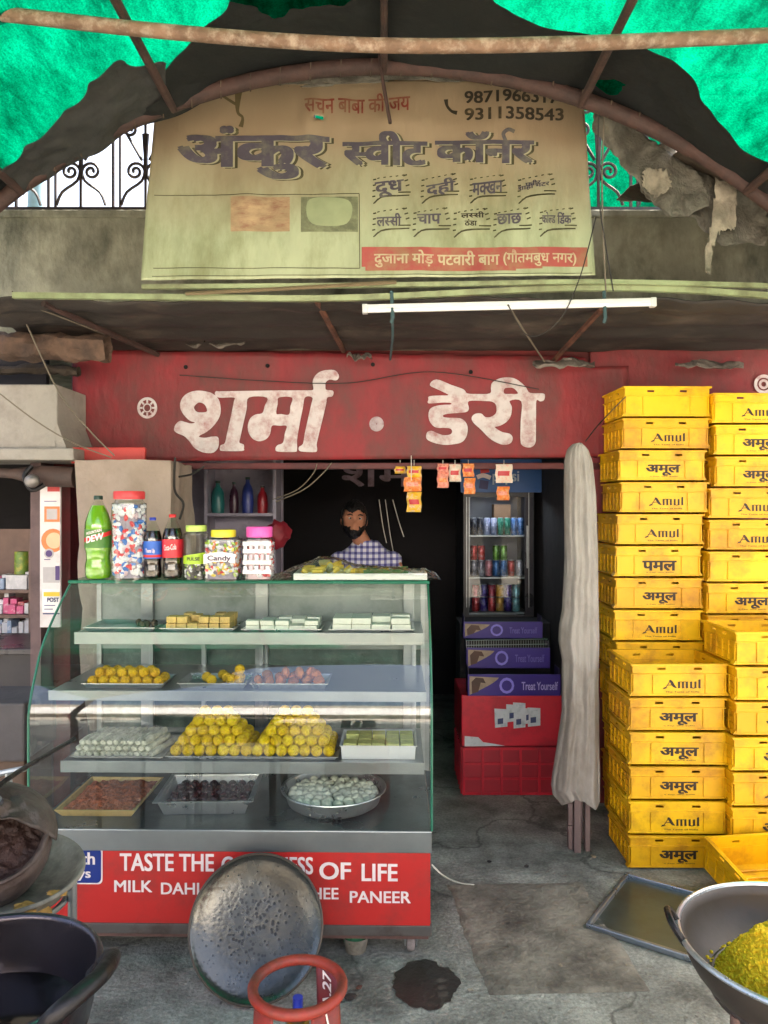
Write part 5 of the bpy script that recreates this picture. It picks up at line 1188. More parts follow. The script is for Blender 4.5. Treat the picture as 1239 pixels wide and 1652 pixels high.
for a0, a1 in ((22, 62),(196,236),(285,335)):
    b = MB(); n_ = 10
    b.raw([Vector(((RG-.002+.008*(1-z_))*math.cos(R(a0+(a1-a0)*k/n_)), (RG-.002+.008*(1-z_))*math.sin(R(a0+(a1-a0)*k/n_)), .452+(zg-.452)*z_)) for z_ in (0,1) for k in range(n_+1)], [[k, k+1, n_+2+k, n_+1+k] for k in range(n_)]); sp_ = b.build('stay_plate', m_gas if a0 != 22 else mat('gas_maroon', (122,40,48), .5, var=.15, dirt=((80,44,42), .4, 9)), gy, solid=.003)
    if a0 == 22:
        V, Fc = glyphs('A.27', .03); V = fit(V, 0, 1, 0, 1); b = MB()
        b.raw([Vector(((RG-.0045-v.z)*math.cos(R(34+17*v.y)), (RG-.0045-v.z)*math.sin(R(34+17*v.y)), .527+.074*v.x)) for v in V], Fc); b.build('lettering', m_wtext, sp_, sm=False)
b = MB(); b.lathe([(0,.50),(.014,.50),(.014,.53),(.022,.532),(.022,.552),(0,.552)], 16); vv = b.build('valve', mat('brass', (170,140,70), .35, metal=.9), gy)
b = MB(); b.lathe([(0,.5522),(.010,.5522),(.010,.59),(0,.59)], 12, c=(-.0,0,0)); b.build('valve_cap', mat('cap_blue', (36,56,170), .4), vv)
b = MB(); b.tube([Vector((.05,-.07,.6)), Vector((.062,-.082,.55)), Vector((.08,-.1,.50))], .002, 5, sub=4); b.build('seal_string', mat('white_string', (220,216,205), .8), gy)
# small bucket under the counter
bk = thing('small_bucket', 'small dull metal bucket with green rag under the counter', 'bucket', (P(574,1545,2.66).x, 2.68, .001))
b = MB(); b.lathe([(0,0),(.036,0),(.046,.052),(.049,.054),(.049,.050),(.044,.045),(.034,.004),(0,.004)], 28); b.build('bucket_body', m_grime, bk)
b = MB(); b.ball((0,0,.045), .040, 3, sq=(1,1,.35), fn=lambda v: 1+.35*fbm(v.x*4, v.y*4, v.z*4, 3)); b.build('green_rag', mat('green_rag', (52,120,80), .8, var=.3, scale=30), bk)
# ------------------------------------------------------------ grey cloth drape behind the bottles
dr = thing('covered_stack', 'tall stack under a pale grey dust cloth left of the doorway', 'covered stack', (P(190,0,3.55).x, 3.75, 0))
def drape(u, v):
    # wraps left side, front, right side; v down
    x0, x1 = P(118,0,3.55).x, P(274,0,3.55).x
    s = u*3
    if s < 1: x, y_ = x0, 3.95-.38*s
    elif s < 2: x, y_ = x0+(x1-x0)*(s-1), 3.57-.02*math.sin((s-1)*3.14)
    else: x, y_ = x1, 3.57+.38*(s-2)
    z = 1.765-.012*u-1.25*v; e = .018*math.sin(u*40+2*fbm(u*4, v*2))*min(1, v*3+.1)+.03*fbm(u*9, v*2.5, 4)*min(1, v*4)
    lean = .06*v*max(0, 1-abs(s-1)) if s < 1.6 else 0
    return Vector((x+(e if s < 1 or s > 2 else .0)+lean*1.2+.3*e, y_+(-e if 1 <= s <= 2 else 0), z+.01*fbm(u*6, 3)*(v == 0)))
b = MB(); b.grid(drape, 90, 50); b.build('dust_cloth', mat('dust_cloth', (158,142,130), .85, var=.10, scale=4, bump=.3, bscale=40, dirt=((136,122,110), .4, 3)), dr, world=True, ang=70)
b = MB(); b.grid(lambda u, v: Vector((P(116,0,3.55).x+(P(276,0,3.55).x-P(116,0,3.55).x)*u, 3.56+.4*v, 1.762-.012*u+.008*fbm(u*5, v*4, 1))), 30, 14); b.build('dust_cloth_top', MATS['dust_cloth'], dr, world=True)
b = MB(); b.box(P(130,0,3.55).x, P(262,0,3.55).x, 3.64, 3.92, 0, 1.74); b.build('box_stack', m_dark, dr, sm=False, world=True)
b = MB(); a, c = P(118,722,3.7), P(236,748,3.7); b.box(a.x, c.x, 3.68, 3.71, c.z, a.z, bev=.004)
tag(b.build('red_board', mat('bright_red_board', (190,58,52), .5, var=.08, dirt=((150,50,46), .3, 6)), sm=False), 'small bright red board fixed under the left end of the fascia', 'board')
# ------------------------------------------------------------ shelf and goods at the left inside the doorway
def shelfthing(name, lab, x0, x1, y0, y1, zs, m, cat='shelf'):
    t = thing(name, lab, cat, ((x0+x1)/2, y1, 0))
    for z in zs: b = MB(); b.box(x0+.021, x1-.021, y0, y1-.0102, z-.018, z); b.build('shelf_board', m, t, sm=False, world=True)
    for x in (x0, x1-.02): b = MB(); b.box(x, x+.02, y0, y1, 0, max(zs)+.35); b.build('side_board', m, t, sm=False, world=True)
    b = MB(); b.box(x0+.0205, x1-.0205, y1-.01, y1, 0, max(zs)+.35); b.build('back_board', m, t, sm=False, world=True)
    return t
m_sh = mat('lilac_shelf', (156,150,166), .6, var=.1, scale=4, dirt=((110,104,116), .35, 5))
y0 = 4.6; xa, xb = P(330,0,4.75).x, P(446,0,4.75).x
shelfthing('wall_shelf', 'lilac grey wall shelf with a few dark bottles inside the doorway', xa, xb, 4.75, 4.98, (.9,1.22,1.50), m_sh)
part((-1.598, -.66, 5.0, 5.05, 0, 1.9), 'partition', m_lilac)
for k, (px, py, w, h, c, lab) in enumerate(((352,822,20,52,(40,110,110),'tall teal bottle on the lilac shelf'),(378,824,14,50,(60,30,50),'dark bottle on the lilac shelf middle'),(400,826,18,58,(46,60,130),'dark blue bottle on the lilac shelf right'),(424,824,16,44,(150,30,40),'red bottle at the right end of the lilac shelf'),(365,902,22,40,(190,90,40),'orange jar behind the candy jars'),(425,900,24,34,(170,36,46),'red tin on the lower lilac shelf'))):
    s_ = 4.85/F; d = 4.85; zz = 1.5001 if py < 850 else 1.2201; x = (px-CX)/F*d
    t = thing('shelf_bottle', lab, 'bottle', (x, d, zz), group=None); r = w*s_/2; H_ = h*s_
    b = MB(); b.lathe([(0,0),(r,0),(r,H_*.62),(r*.5,H_*.80),(r*.36,H_*.86),(r*.36,H_*.93)], 18, sub=2); b.build('bottle_body', mat('shelf_bottle_%d' % k, c, .3, var=.1), t)
    b = MB(); b.lathe([(r*.40,H_*.93),(r*.42,H_*.93),(r*.42,H_),(0,H_)], 14); b.build('cap', m_cap_k, t)
# clutter behind the counter top: red cloth bag
b = MB(); b.ball(P(448,862,4.4), .07, 3, sq=(1.1,.8,1.1), fn=lambda v: 1+.3*fbm(v.x*2, v.y*2, v.z*2, 3)); tag(b.build('red_bag', mat('red_bag', (140,30,44), .6, var=.3)), 'crumpled red bag hanging at the end of the lilac shelf', 'bag')
# ------------------------------------------------------------ the shopkeeper
random.seed(9)
PX = P(572,0,5.0).x; ZB = 1.452
pr = thing('person', 'bearded man in a blue and white checked shirt sitting behind the counter', 'person', (PX+.03, 5.06, 0))
def ell(b, pts, rs, seg=18, squash=1.0):
    """closed tapering limb"""
    b.tube(pts, rs, seg)
    for p, r_ in ((pts[0], rs[0]), (pts[-1], rs[-1])): b.ball(p, r_*.98, 2)
def remeshed(b, name, m, vox, parent, it=3):
    o = b.build(name, m, parent, world=True, ang=180)
    md = o.modifiers.new('r', 'REMESH'); md.mode = 'VOXEL'; md.voxel_size = vox; md.use_smooth_shade = True
    ms = o.modifiers.new('s', 'SMOOTH'); ms.iterations = it; ms.factor = .5
    bpy.context.view_layer.update()
    me = bpy.data.meshes.new_from_object(o.evaluated_get(bpy.context.evaluated_depsgraph_get())); o.modifiers.clear()
    me.materials.clear(); me.materials.append(m); o.data = me; me.polygons.foreach_set('use_smooth', [True]*len(me.polygons)); return o
hc = Vector((PX, 4.98, ZB)); tx = PX+.075   # head centre and torso axis (he leans his head to his right)
def headpt(v):
    x, y_, z = v
    w = .078*(1-.20*max(0, -z)**1.5); dp_ = .097; hh = .116
    px_, py_, pz_ = x*w, y_*dp_, z*hh
    if y_ < -.3:
        f = (-y_-.3)/.7
        py_ -= .020*math.exp(-(x/.22)**2-((z+.12)/.20)**2)          # nose
        py_ += .010*(math.exp(-((abs(x)-.40)/.20)**2-((z-.06)/.13)**2)) # eye sockets
        py_ -= .006*math.exp(-((z-.24)/.10)**2)*f                     # brow
        py_ -= .006*math.exp(-(x/.45)**2-((z+.46)/.10)**2)           # lips
        py_ -= .008*math.exp(-(x/.35)**2-((z+.82)/.16)**2)           # chin
    return Vector((px_, py_, pz_))
HR = Euler((R(-4), R(3), R(6))).to_matrix()
b = MB(); bm = bmesh.new(); bmesh.ops.create_icosphere(bm, subdivisions=5, radius=1)
for v in bm.verts: v.co = hc+HR @ headpt(v.co.copy())
b.bm(bm)
for s in (-1, 1): b.ball(hc+HR @ Vector((s*.080, .008, -.005)), .028, 3, sq=(.35,.7,1.1))
neck = Vector((tx-.02, 5.04, 1.30))
b.tube([hc+Vector((.01,.03,-.06)), neck, neck+Vector((.01,.02,-.08))], [.052,.056,.070], 16)
tor = [(1.31,.068,.060,5.06),(1.275,.105,.075,5.07),(1.235,.165,.092,5.07),(1.13,.195,.115,5.07),(1.0,.185,.115,5.08),(.88,.165,.115,5.10),(.76,.16,.115,5.11),(.66,.175,.13,5.12)]
def loft(b, rows, cx, seg=28, grow=0, capt=True):
    vs = [Vector((cx+(rx+grow)*math.cos(2*math.pi*k/seg), yc+(ry+grow)*math.sin(2*math.pi*k/seg), z)) for z, rx, ry, yc in rows for k in range(seg)]
    fs = [[i*seg+k, i*seg+(k+1) % seg, (i+1)*seg+(k+1) % seg, (i+1)*seg+k] for i in range(len(rows)-1) for k in range(seg)]
    if capt: fs += [list(range(seg)), [(len(rows)-1)*seg+k for k in range(seg)][::-1]]
    b.raw(vs, fs)
loft(b, tor, tx)
arms = {}
for s in (-1, 1):
    sh = Vector((tx+s*.178, 5.07, 1.185)); el = Vector((tx+s*.25, 4.98, .90)); wr = Vector((tx+s*.12, 4.70, .80)); arms[s] = (sh, el, wr)
    b.tube([sh, sh.lerp(el,.5), el, el.lerp(wr,.5), wr], [.055,.048,.040,.036,.027], 14); b.ball(sh, .056, 2); b.ball(el, .041, 2)
    d_ = (wr-el).normalized(); pc_ = wr+d_*.045
    b.ball(pc_, .045, 3, sq=(.85,1.05,.42))
    side = Vector((1,0,0)); 
    for k in range(4):
        base = pc_+d_*.035+side*(k-1.5)*.019; L_ = (.068,.078,.072,.056)[k]
        b.tube([base, base+d_*L_*.5+Vector((0,0,.004)), base+d_*L_*.8+Vector((0,0,-.008)), base+d_*L_*.95+Vector((0,0,-.022))], [.0092,.0088,.0082,.007], 8)
    tb = pc_-d_*.01+side*(-s)*.036; b.tube([tb, tb+d_*.03+side*(-s)*.022, tb+d_*.055+side*(-s)*.024], [.011,.0098,.0085], 8)
for s in (-1, 1):
    hip = Vector((tx+s*.09, 5.08, .68)); kn = Vector((tx+s*.13, 4.62, .66)); an = Vector((tx+s*.13, 4.66, .10))
    b.tube([hip, hip.lerp(kn,.5), kn, kn.lerp(an,.35), an], [.088,.078,.058,.055,.038], 16); b.ball(kn, .06, 2); b.ball(hip, .088, 2)
    b.tube([an+Vector((0,.05,-.05)), an+Vector((0,-.05,-.055)), an+Vector((0,-.15,-.072))], [.04,.042,.028], 12); b.ball(an, .04, 2)
m_skin = mat('brown_skin', (192,132,102), .5, var=.10, scale=20)
remeshed(b, 'body', m_skin, .0065, pr, 2)
# hair, beard, moustache, brows, eyes
m_hair = mat('black_hair', (20,17,17), .5, var=.4, scale=60, bump=.5)
b = MB(); bm = bmesh.new(); bmesh.ops.create_icosphere(bm, subdivisions=5, radius=1)
for v in bm.verts:
    c_ = v.co.copy(); p = headpt(c_); k = 1.08+.07*fbm(c_.x*5, c_.y*5, c_.z*5, 4)+.02*max(0, c_.z)
    v.co = hc+HR @ Vector((p.x*k, p.y*k, p.z*k+.004))
kill = [v for v in bm.verts if (lambda c_: (c_.y < -.035 and c_.z < .050+.012*math.sin(c_.x*70)) or c_.z < -.045 or (c_.y < .02 and c_.z < .0))(HR.inverted() @ (v.co-hc))]
bmesh.ops.delete(bm, geom=kill, context='VERTS'); b.bm(bm); b.build('hair', m_hair, pr, world=True, solid=.008)
b = MB(); bm = bmesh.new(); bmesh.ops.create_icosphere(bm, subdivisions=5, radius=1)
keep = []
for v in bm.verts:
    c_ = v.co.copy(); p = headpt(c_); k = 1.045+.05*fbm(c_.x*8, c_.y*8, c_.z*8, 3)
    ok = c_.y < .05 and c_.z < -.30 and not (abs(c_.x) < .34 and -.53 < c_.z < -.40 and c_.y < -.5) and not (abs(c_.x) < .62 and c_.y < -.45 and c_.z > -.34) or (c_.y < .12 and abs(c_.x) > .74 and c_.z < .12 and c_.y > -.45)
    v.co = hc+HR @ (p*k)
    if not ok: keep.append(v)
bmesh.ops.delete(bm, geom=keep, context='VERTS'); b.bm(bm); b.build('beard', m_hair, pr, world=True, solid=.004)
for s in (-1, 1):
    e = hc+HR @ Vector((s*.030, -.0795, .008)); b = MB(); b.ball(e, .0125, 2, sq=(1.1,.7,.75)); ey_ = b.build('eye', mat('eye_white', (180,172,165), .3), pr, world=True)
    b = MB(); b.ball(e+HR @ Vector((0,-.0075,0)), .0058, 2, sq=(1,.4,1)); b.build('iris', mat('eye_dark', (20,14,12), .2), ey_); 
    for v in ey_.children[0].data.vertices: v.co = pr.matrix_basis.inverted() @ v.co
    b = MB(); b.tube([hc+HR @ Vector((s*.014,-.093,.026)), hc+HR @ Vector((s*.032,-.092,.033)), hc+HR @ Vector((s*.050,-.080,.027))], [.0035,.005,.003], 6, sub=3); b.build('eyebrow', m_hair, pr, world=True)
# checked shirt
m_shirt = bpy.data.materials.new('checked_shirt'); m_shirt.use_nodes = True
def shirt_nodes(m):
    N = m.node_tree.nodes; L = m.node_tree.links.new; b_ = N['Principled BSDF']; ge = N.new('ShaderNodeNewGeometry'); s_ = N.new('ShaderNodeSeparateXYZ'); L(ge.outputs['Position'], s_.inputs[0])
    outs = []
    for ch, off, sc3 in ((0, .3, 26), (2, 0, 26)):
        m1 = N.new('ShaderNodeMath'); m1.operation = 'MULTIPLY'; m1.inputs[1].default_value = sc3; L(s_.outputs[ch], m1.inputs[0])
        m2 = N.new('ShaderNodeMath'); m2.operation = 'FRACT'; L(m1.outputs[0], m2.inputs[0])
        m3 = N.new('ShaderNodeMath'); m3.operation = 'LESS_THAN'; m3.inputs[1].default_value = .45; L(m2.outputs[0], m3.inputs[0]); outs.append(m3)
    ad = N.new('ShaderNodeMath'); ad.operation = 'ADD'; L(outs[0].outputs[0], ad.inputs[0]); L(outs[1].outputs[0], ad.inputs[1])
    cr = N.new('ShaderNodeValToRGB'); cr.color_ramp.interpolation = 'CONSTANT'; e = cr.color_ramp.elements
    e[0].color = lin((236,236,246))+(1,); e[1].position = .25; e[1].color = lin((150,150,200))+(1,); q_ = e.new(.75); q_.color = lin((80,78,140))+(1,)
    dv = N.new('ShaderNodeMath'); dv.operation = 'MULTIPLY'; dv.inputs[1].default_value = .5; L(ad.outputs[0], dv.inputs[0]); L(dv.outputs[0], cr.inputs[0]); L(cr.outputs[0], b_.inputs['Base Color']); b_.inputs['Roughness'].default_value = .85
shirt_nodes(m_shirt)
b = MB(); loft(b, [(1.318,.068,.064,5.055)]+tor[1:7]+[(.70,.17,.125,5.11)], tx, grow=.012)
for s in (-1, 1):
    sh, el, wr = arms[s]; b.tube([sh+Vector((-s*.03,0,.012)), sh.lerp(el,.5), el, el.lerp(wr,.4), el.lerp(wr,.85)], [.064,.060,.056,.052,.046], 16); b.ball(sh, .064, 2); b.ball(el, .057, 2)
remeshed(b, 'shirt', m_shirt, .0075, pr, 2)
for s in (-1, 1):
    b = MB(); b.grid(lambda u, v: neck+Vector((s*(.008+.050*u+.006*v), -.060+.075*u-.012*v*(1-u), .004+.020*u-.034*v*(1-.5*u))), 8, 5); b.build('collar', m_shirt, pr, world=True, solid=.005)
b = MB()
for s in (-1, 1):
    hip = Vector((tx+s*.09, 5.08, .68)); kn = Vector((tx+s*.13, 4.62, .66)); an = Vector((tx+s*.13, 4.66, .12)); b.tube([hip, hip.lerp(kn,.5), kn, kn.lerp(an,.5), an], [.102,.092,.072,.066,.058], 16); b.ball(kn, .074, 2); b.ball(hip, .102, 2)
loft(b, [(.74,.172,.128,5.11),(.62,.185,.14,5.12)], tx, grow=.012); remeshed(b, 'trousers', mat('dark_trousers', (40,40,48), .85), .009, pr, 2)
for k, (px, l_) in enumerate(((612,70),(622,95),(634,60))):
    b = MB(); b.tube([P(px, 806, 5.2), P(px+6+k*2, 806+l_*.6, 5.2), P(px+12+3*k, 806+l_, 5.2)], .003, 5, sub=4)
    tag(b.build('hanging_cord', MATS['white_string'] if 'white_string' in MATS else m_wire), ('short pale cord hanging right of the man', 'longest pale cord hanging behind the man shoulder', 'pale cord hanging nearest the sachets')[k], 'cord')
sl2 = thing('stool', 'plain dark wooden stool under the seated man', 'stool', (tx, 5.12, 0))
b = MB(); b.box(-.18,.18,-.16,.16,.535,.57,bev=.006); b.build('seat', m_rustdk, sl2, sm=False)
for x in (-.15,.15):
    for y_ in (-.13,.13): b = MB(); b.box(x-.018,x+.018,y_-.018,y_+.018,0,.5348); b.build('leg', m_rustdk, sl2, sm=False)
# ------------------------------------------------------------ drinks fridge
FD = 4.9; fx0, fx1 = P(748,0,FD).x, P(862,0,FD).x
fr = thing('drinks_fridge', 'tall dark glass door drinks fridge with a blue branded header', 'fridge', ((fx0+fx1)/2, FD, 0))
m_fb = mat('fridge_black', (26,26,32), .35, var=.2)
zt_ = P(0,746,FD).z; zg1 = P(0,802,FD).z; zg0 = P(0,992,FD).z
def fb(x0, x1, y0, y1, z0, z1, name, m=m_fb, bev=0, parent=fr): b = MB(); b.box(x0, x1, y0, y1, z0, z1, bev=bev); return b.build(name, m, parent, sm=False, world=True)
fb(fx0, fx0+.03, FD, FD+.5, 0, zt_, 'side_wall'); fb(fx1-.03, fx1, FD, FD+.5, 0, zt_, 'side_wall'); fb(fx0+.031, fx1-.031, FD+.44, FD+.5, 0, zt_, 'back_wall', mat('fridge_inside', (120,124,136), .4))
fb(fx0+.031, fx1-.031, FD+.001, FD+.439, 0, .72, 'base'); fb(fx0+.031, fx1-.031, FD+.001, FD+.439, zg1+.02, zt_-.001, 'top')
fb(fx0-.02, fx1+.04, FD-.04, FD-.002, zg1+.03, zt_+.02, 'header', mat('header_blue', (36,92,160), .4, var=.1))
hd_ = fr.children[-1]
def on_header(V, Fc, m, off=.0025, name='lettering'):
    b = MB(); b.raw([Vector((P(v.x, v.y, FD-.04).x, FD-.0402-off-v.z, P(v.x, v.y, FD-.04).z)) for v in V], Fc); b.build(name, m, fr, world=True, sm=False)
on_header(*strokes([([(775,757),(789,755)], 14)], 3), m_cap_r, .002, 'emblem'); on_header(*strokes([([(774,781),(788,783)], 14)], 3), mat('navy', (26,30,96), .4), .002, 'emblem'); on_header(*strokes([([(770,770),(780,767),(792,771)], 7)], 4), m_wtext, .003, 'emblem')
V, Fc = glyphs('pepsi', .03); on_header(fit(V, 795, 838, 782, 760), Fc, mat('header_ink', (176,196,214), .4))
fb(fx0+.004, fx1-.004, FD-.012, FD-.002, zg0-.05, zg0, 'door_frame'); fb(fx0+.004, fx1-.004, FD-.012, FD-.002, zg1, zg1+.025, 'door_frame'); fb(fx0+.004, fx0+.035, FD-.012, FD-.002, zg0+.0005, zg1-.0005, 'door_frame'); fb(fx1-.06, fx1-.004, FD-.012, FD-.002, zg0+.0005, zg1-.0005, 'door_frame', mat('fridge_trim', (44,44,52), .3, metal=.5))
fb(fx0+.036, fx1-.061, FD-.006, FD-.004, zg0+.001, zg1-.001, 'door_glass', glass('fridge_glass', (.93,.96,.98), .02, .35))
fb(fx1-.052, fx1-.042, FD-.034, FD-.0125, 1.15, 1.42, 'handle', m_steel, .003)
for px, z0_, z1_ in ((753,.9,zg1),(757,.9,zg1),(853,.9,zg1+.03)): fb(P(px,0,FD).x-.002, P(px,0,FD).x+.002, FD-.016, FD-.0125, z0_, z1_, 'door_trim', m_steel)
shz = [P(0,863,FD+.12).z, P(0,929,FD+.12).z, P(0,985,FD+.12).z]
for z in shz: fb(fx0+.032, fx1-.032, FD+.02, FD+.43, z-.008, z, 'shelf', m_steelw)
fl = bpy.data.lights.new('fridge_lamp', 'AREA'); fl.shape = 'RECTANGLE'; fl.size = .3; fl.size_y = .05; fl.energy = .35; fl.color = (.9,.94,1)
flo = bpy.data.objects.new('fridge_lamp', fl); COL.objects.link(flo); flo.parent = fr; flo.location = (0, .06, zg1+.012)
cans = {}
def can(px, base, hpx, wpx, col, nm, d, top=True):
    key = (nm, hpx, wpx); r = wpx/2*d/F; H_ = hpx*d/F
    lab = {'s': 'upper', 'm': 'middle', 'l': 'bottom'}
    if key not in cans:
        t = thing('drink_can', 'x', 'can'); b = MB(); b.lathe([(0,0),(r*.85,0),(r,H_*.05),(r,H_*.90),(r*.82,H_*.97)], 16); b.build('can_body', mat('can_'+nm, col, .28, metal=.3, var=.2, scale=30, dirt=((200,200,205), .25, 30)), t)
        b = MB(); b.lathe([(r*.83,H_*.97),(r*.80,H_),(r*.7,H_*.985),(0,H_*.985)], 16); b.build('can_top', m_alu, t); cans[key] = t; c = t
    else: c = copy_tree(cans[key])
    c.location = ((px-CX)/F*d, d, base); i = [abs(base-z) for z in shz].index(min(abs(base-z) for z in shz)) if base <= shz[0]+.01 else 0
    for q_, z in enumerate(shz):
        if base >= z-.01: i = q_; break
    c['label'] = f'{nm} drink can on the {("upper","middle","lower")[i]} fridge shelf'; c['group'] = f'{nm} cans on the {("upper","middle","lower")[i]} fridge shelf'; c['category'] = 'can'
d = FD+.10; z = shz[0]+.0006
for px, c, n_ in ((764,(60,62,72),'black'),(775,(60,62,72),'black'),(786,(160,168,200),'silver blue'),(797,(160,168,200),'silver blue'),(808,(50,130,110),'green'),(819,(50,130,110),'green'),(830,(60,110,170),'blue'),(840,(60,110,170),'blue')): can(px, z, 28, 10.4, c, n_, d)
z = shz[1]+.0006
for px, c, n_ in ((765,(120,116,130),'grey'),(777,(120,116,130),'grey'),(789,(190,120,130),'pink'),(801,(60,100,180),'blue'),(813,(60,100,180),'blue'),(825,(190,60,60),'red'),(838,(190,190,200),'white')): can(px, z, 26, 11.4, c, n_, d)
z2_ = z+26*d/F+.0006
for px, c, n_ in ((765,(190,40,64),'red'),(777,(190,40,64),'red'),(801,(110,160,70),'lime'),(813,(150,170,90),'lime')): can(px, z2_, 24, 11.4, c, n_, d)
z = shz[2]+.0006
for k, (c, n_) in enumerate((((150,40,60),'red'),((70,50,130),'purple'),((150,40,60),'red'),((200,150,60),'orange'),((70,50,130),'purple'),((110,160,170),'teal'))): can(768+k*13, z, 23, 12.4, c, n_, d); can(768+k*13, z+23*d/F+.0006, 20, 12.4, c, n_+' short', d)
b = MB(); c = P(806,850,FD+.3); b.box(c.x-.05, c.x+.06, FD+.2, FD+.3, shz[0]+.125, shz[0]+.2); b.box(c.x-.05, c.x+.06, FD+.2, FD+.3, shz[0]+.0005, shz[0]+.1245)
tag(b.build('carton', mat('brown_carton', (112,84,60), .7), sm=False), 'brown carton at the back of the upper fridge shelf', 'carton')
# ------------------------------------------------------------ purple chocolate display over the red chest
RD = 4.10; rx0, rx1 = P(748,0,RD).x, P(904,0,RD).x
m_rp = mat('chest_red', (196,30,52), .4, var=.12, scale=4, dirt=((140,26,44), .4, 5)); m_rg = mat('chest_red_grid', (156,24,44), .5, var=.15)
rc = thing('red_chest', 'red printed carton box on the floor of the doorway with white packet pictures', 'box', ((rx0+rx1)/2, RD, .39))
ztop = P(0,1122,RD).z; zmid = P(0,1204,RD).z
b = MB(); b.box(rx0-.01, rx1+.012, RD, RD+.42, zmid+.001, ztop, bev=.006); b.build('carton', m_rp, rc, sm=False, world=True)
m_pk = mat('printed_white', (196,200,208), .5, var=.1, scale=20, dirt=((130,150,160), .3, 30)); m_pkb = mat('printed_blue', (60,70,110), .5)
for k, (x0, x1, y0, y1) in enumerate(((799,819,1143,1174),(818,836,1136,1165),(829,848,1133,1175),(845,860,1142,1168),(852,872,1141,1172))):
    V = [Vector((x0,y1,k*.0006)), Vector((x1,y1-2,k*.0006)), Vector((x1,y0+1,k*.0006)), Vector((x0-1,y0,k*.0006))]
    b = MB(); b.raw([Vector((P(v.x, v.y, RD).x, RD-.002-v.z, P(v.x, v.y, RD).z)) for v in V], [[0,1,2,3]]); b.build('printed_packet', m_pk, rc, sm=False, world=True)
    V = [Vector((x0+4,y1-6,0)), Vector((x1-7,y1-7,0)), Vector((x1-7,y1-16,0)), Vector((x0+4,y1-15,0))]
    b = MB(); b.raw([Vector((P(v.x, v.y, RD).x, RD-.0062, P(v.x, v.y, RD).z)) for v in V], [[0,1,2,3]]); b.build('printed_mark', m_pkb, rc, sm=False, world=True)
tl_ = [(750,1187),(760,1188),(772,1189),(780,1197),(800,1200),(815,1203),(750,1204)]
b = MB(); b.raw([Vector((P(x, y_, RD).x, RD-.003, P(x, y_, RD).z)) for x, y_ in tl_], [[0,1,2,3,4,5,6]]); b.build('torn_patch', m_pk, rc, sm=False, world=True)
rk = thing('red_crate', 'dark red plastic crate with grid sides under the red printed carton', 'crate', ((rx0+rx1)/2, RD, 0))
b = MB(); b.box(rx0-.004, rx1, RD+.008, RD+.40, .004, zmid-.004)
b.build('crate_body', m_rg, rk, sm=False, world=True); b = MB()
for k in range(6): x = rx0+(rx1-rx0-.012)*k/5; b.box(x-.004, x+.010, RD-.002, RD+.0075, .004, zmid-.006)
for k in range(5):
    for q_ in range(4):
        x = rx0+(rx1-rx0-.012)*k/5+.0105; zz = .004+q_*(zmid-.025)/3; b.box(x, x+(rx1-rx0-.012)/5-.015, RD+.0005, RD+.0072, zz, zz+.014)
for k in range(6): y_ = RD+.02+k*.07; b.box(rx0-.013, rx0-.0042, y_-.006, y_+.006, .006, zmid-.006)
b.build('grid_ribs', m_rp, rk, sm=False, world=True)
m_pur = mat('purple_board', (44,24,120), .35, var=.12, scale=5); m_purd = mat('purple_dark', (24,16,60), .5); m_face = mat('print_portrait', (150,130,110), .5, var=.25, scale=25); m_hairp = mat('print_brown', (70,42,32), .5, var=.3); m_lilacp = mat('print_lilac', (128,118,214), .4)
dsp = thing('chocolate_display', 'three tier purple chocolate display rack standing on the red carton', 'display rack', ((rx0+rx1)/2, RD+.1, ztop))
tiers = [(755,905,1088,1124,RD-.015,1.0),(753,888,1045,1078,RD+.10,.45),(748,876,1003,1030,RD+.22,.15)]
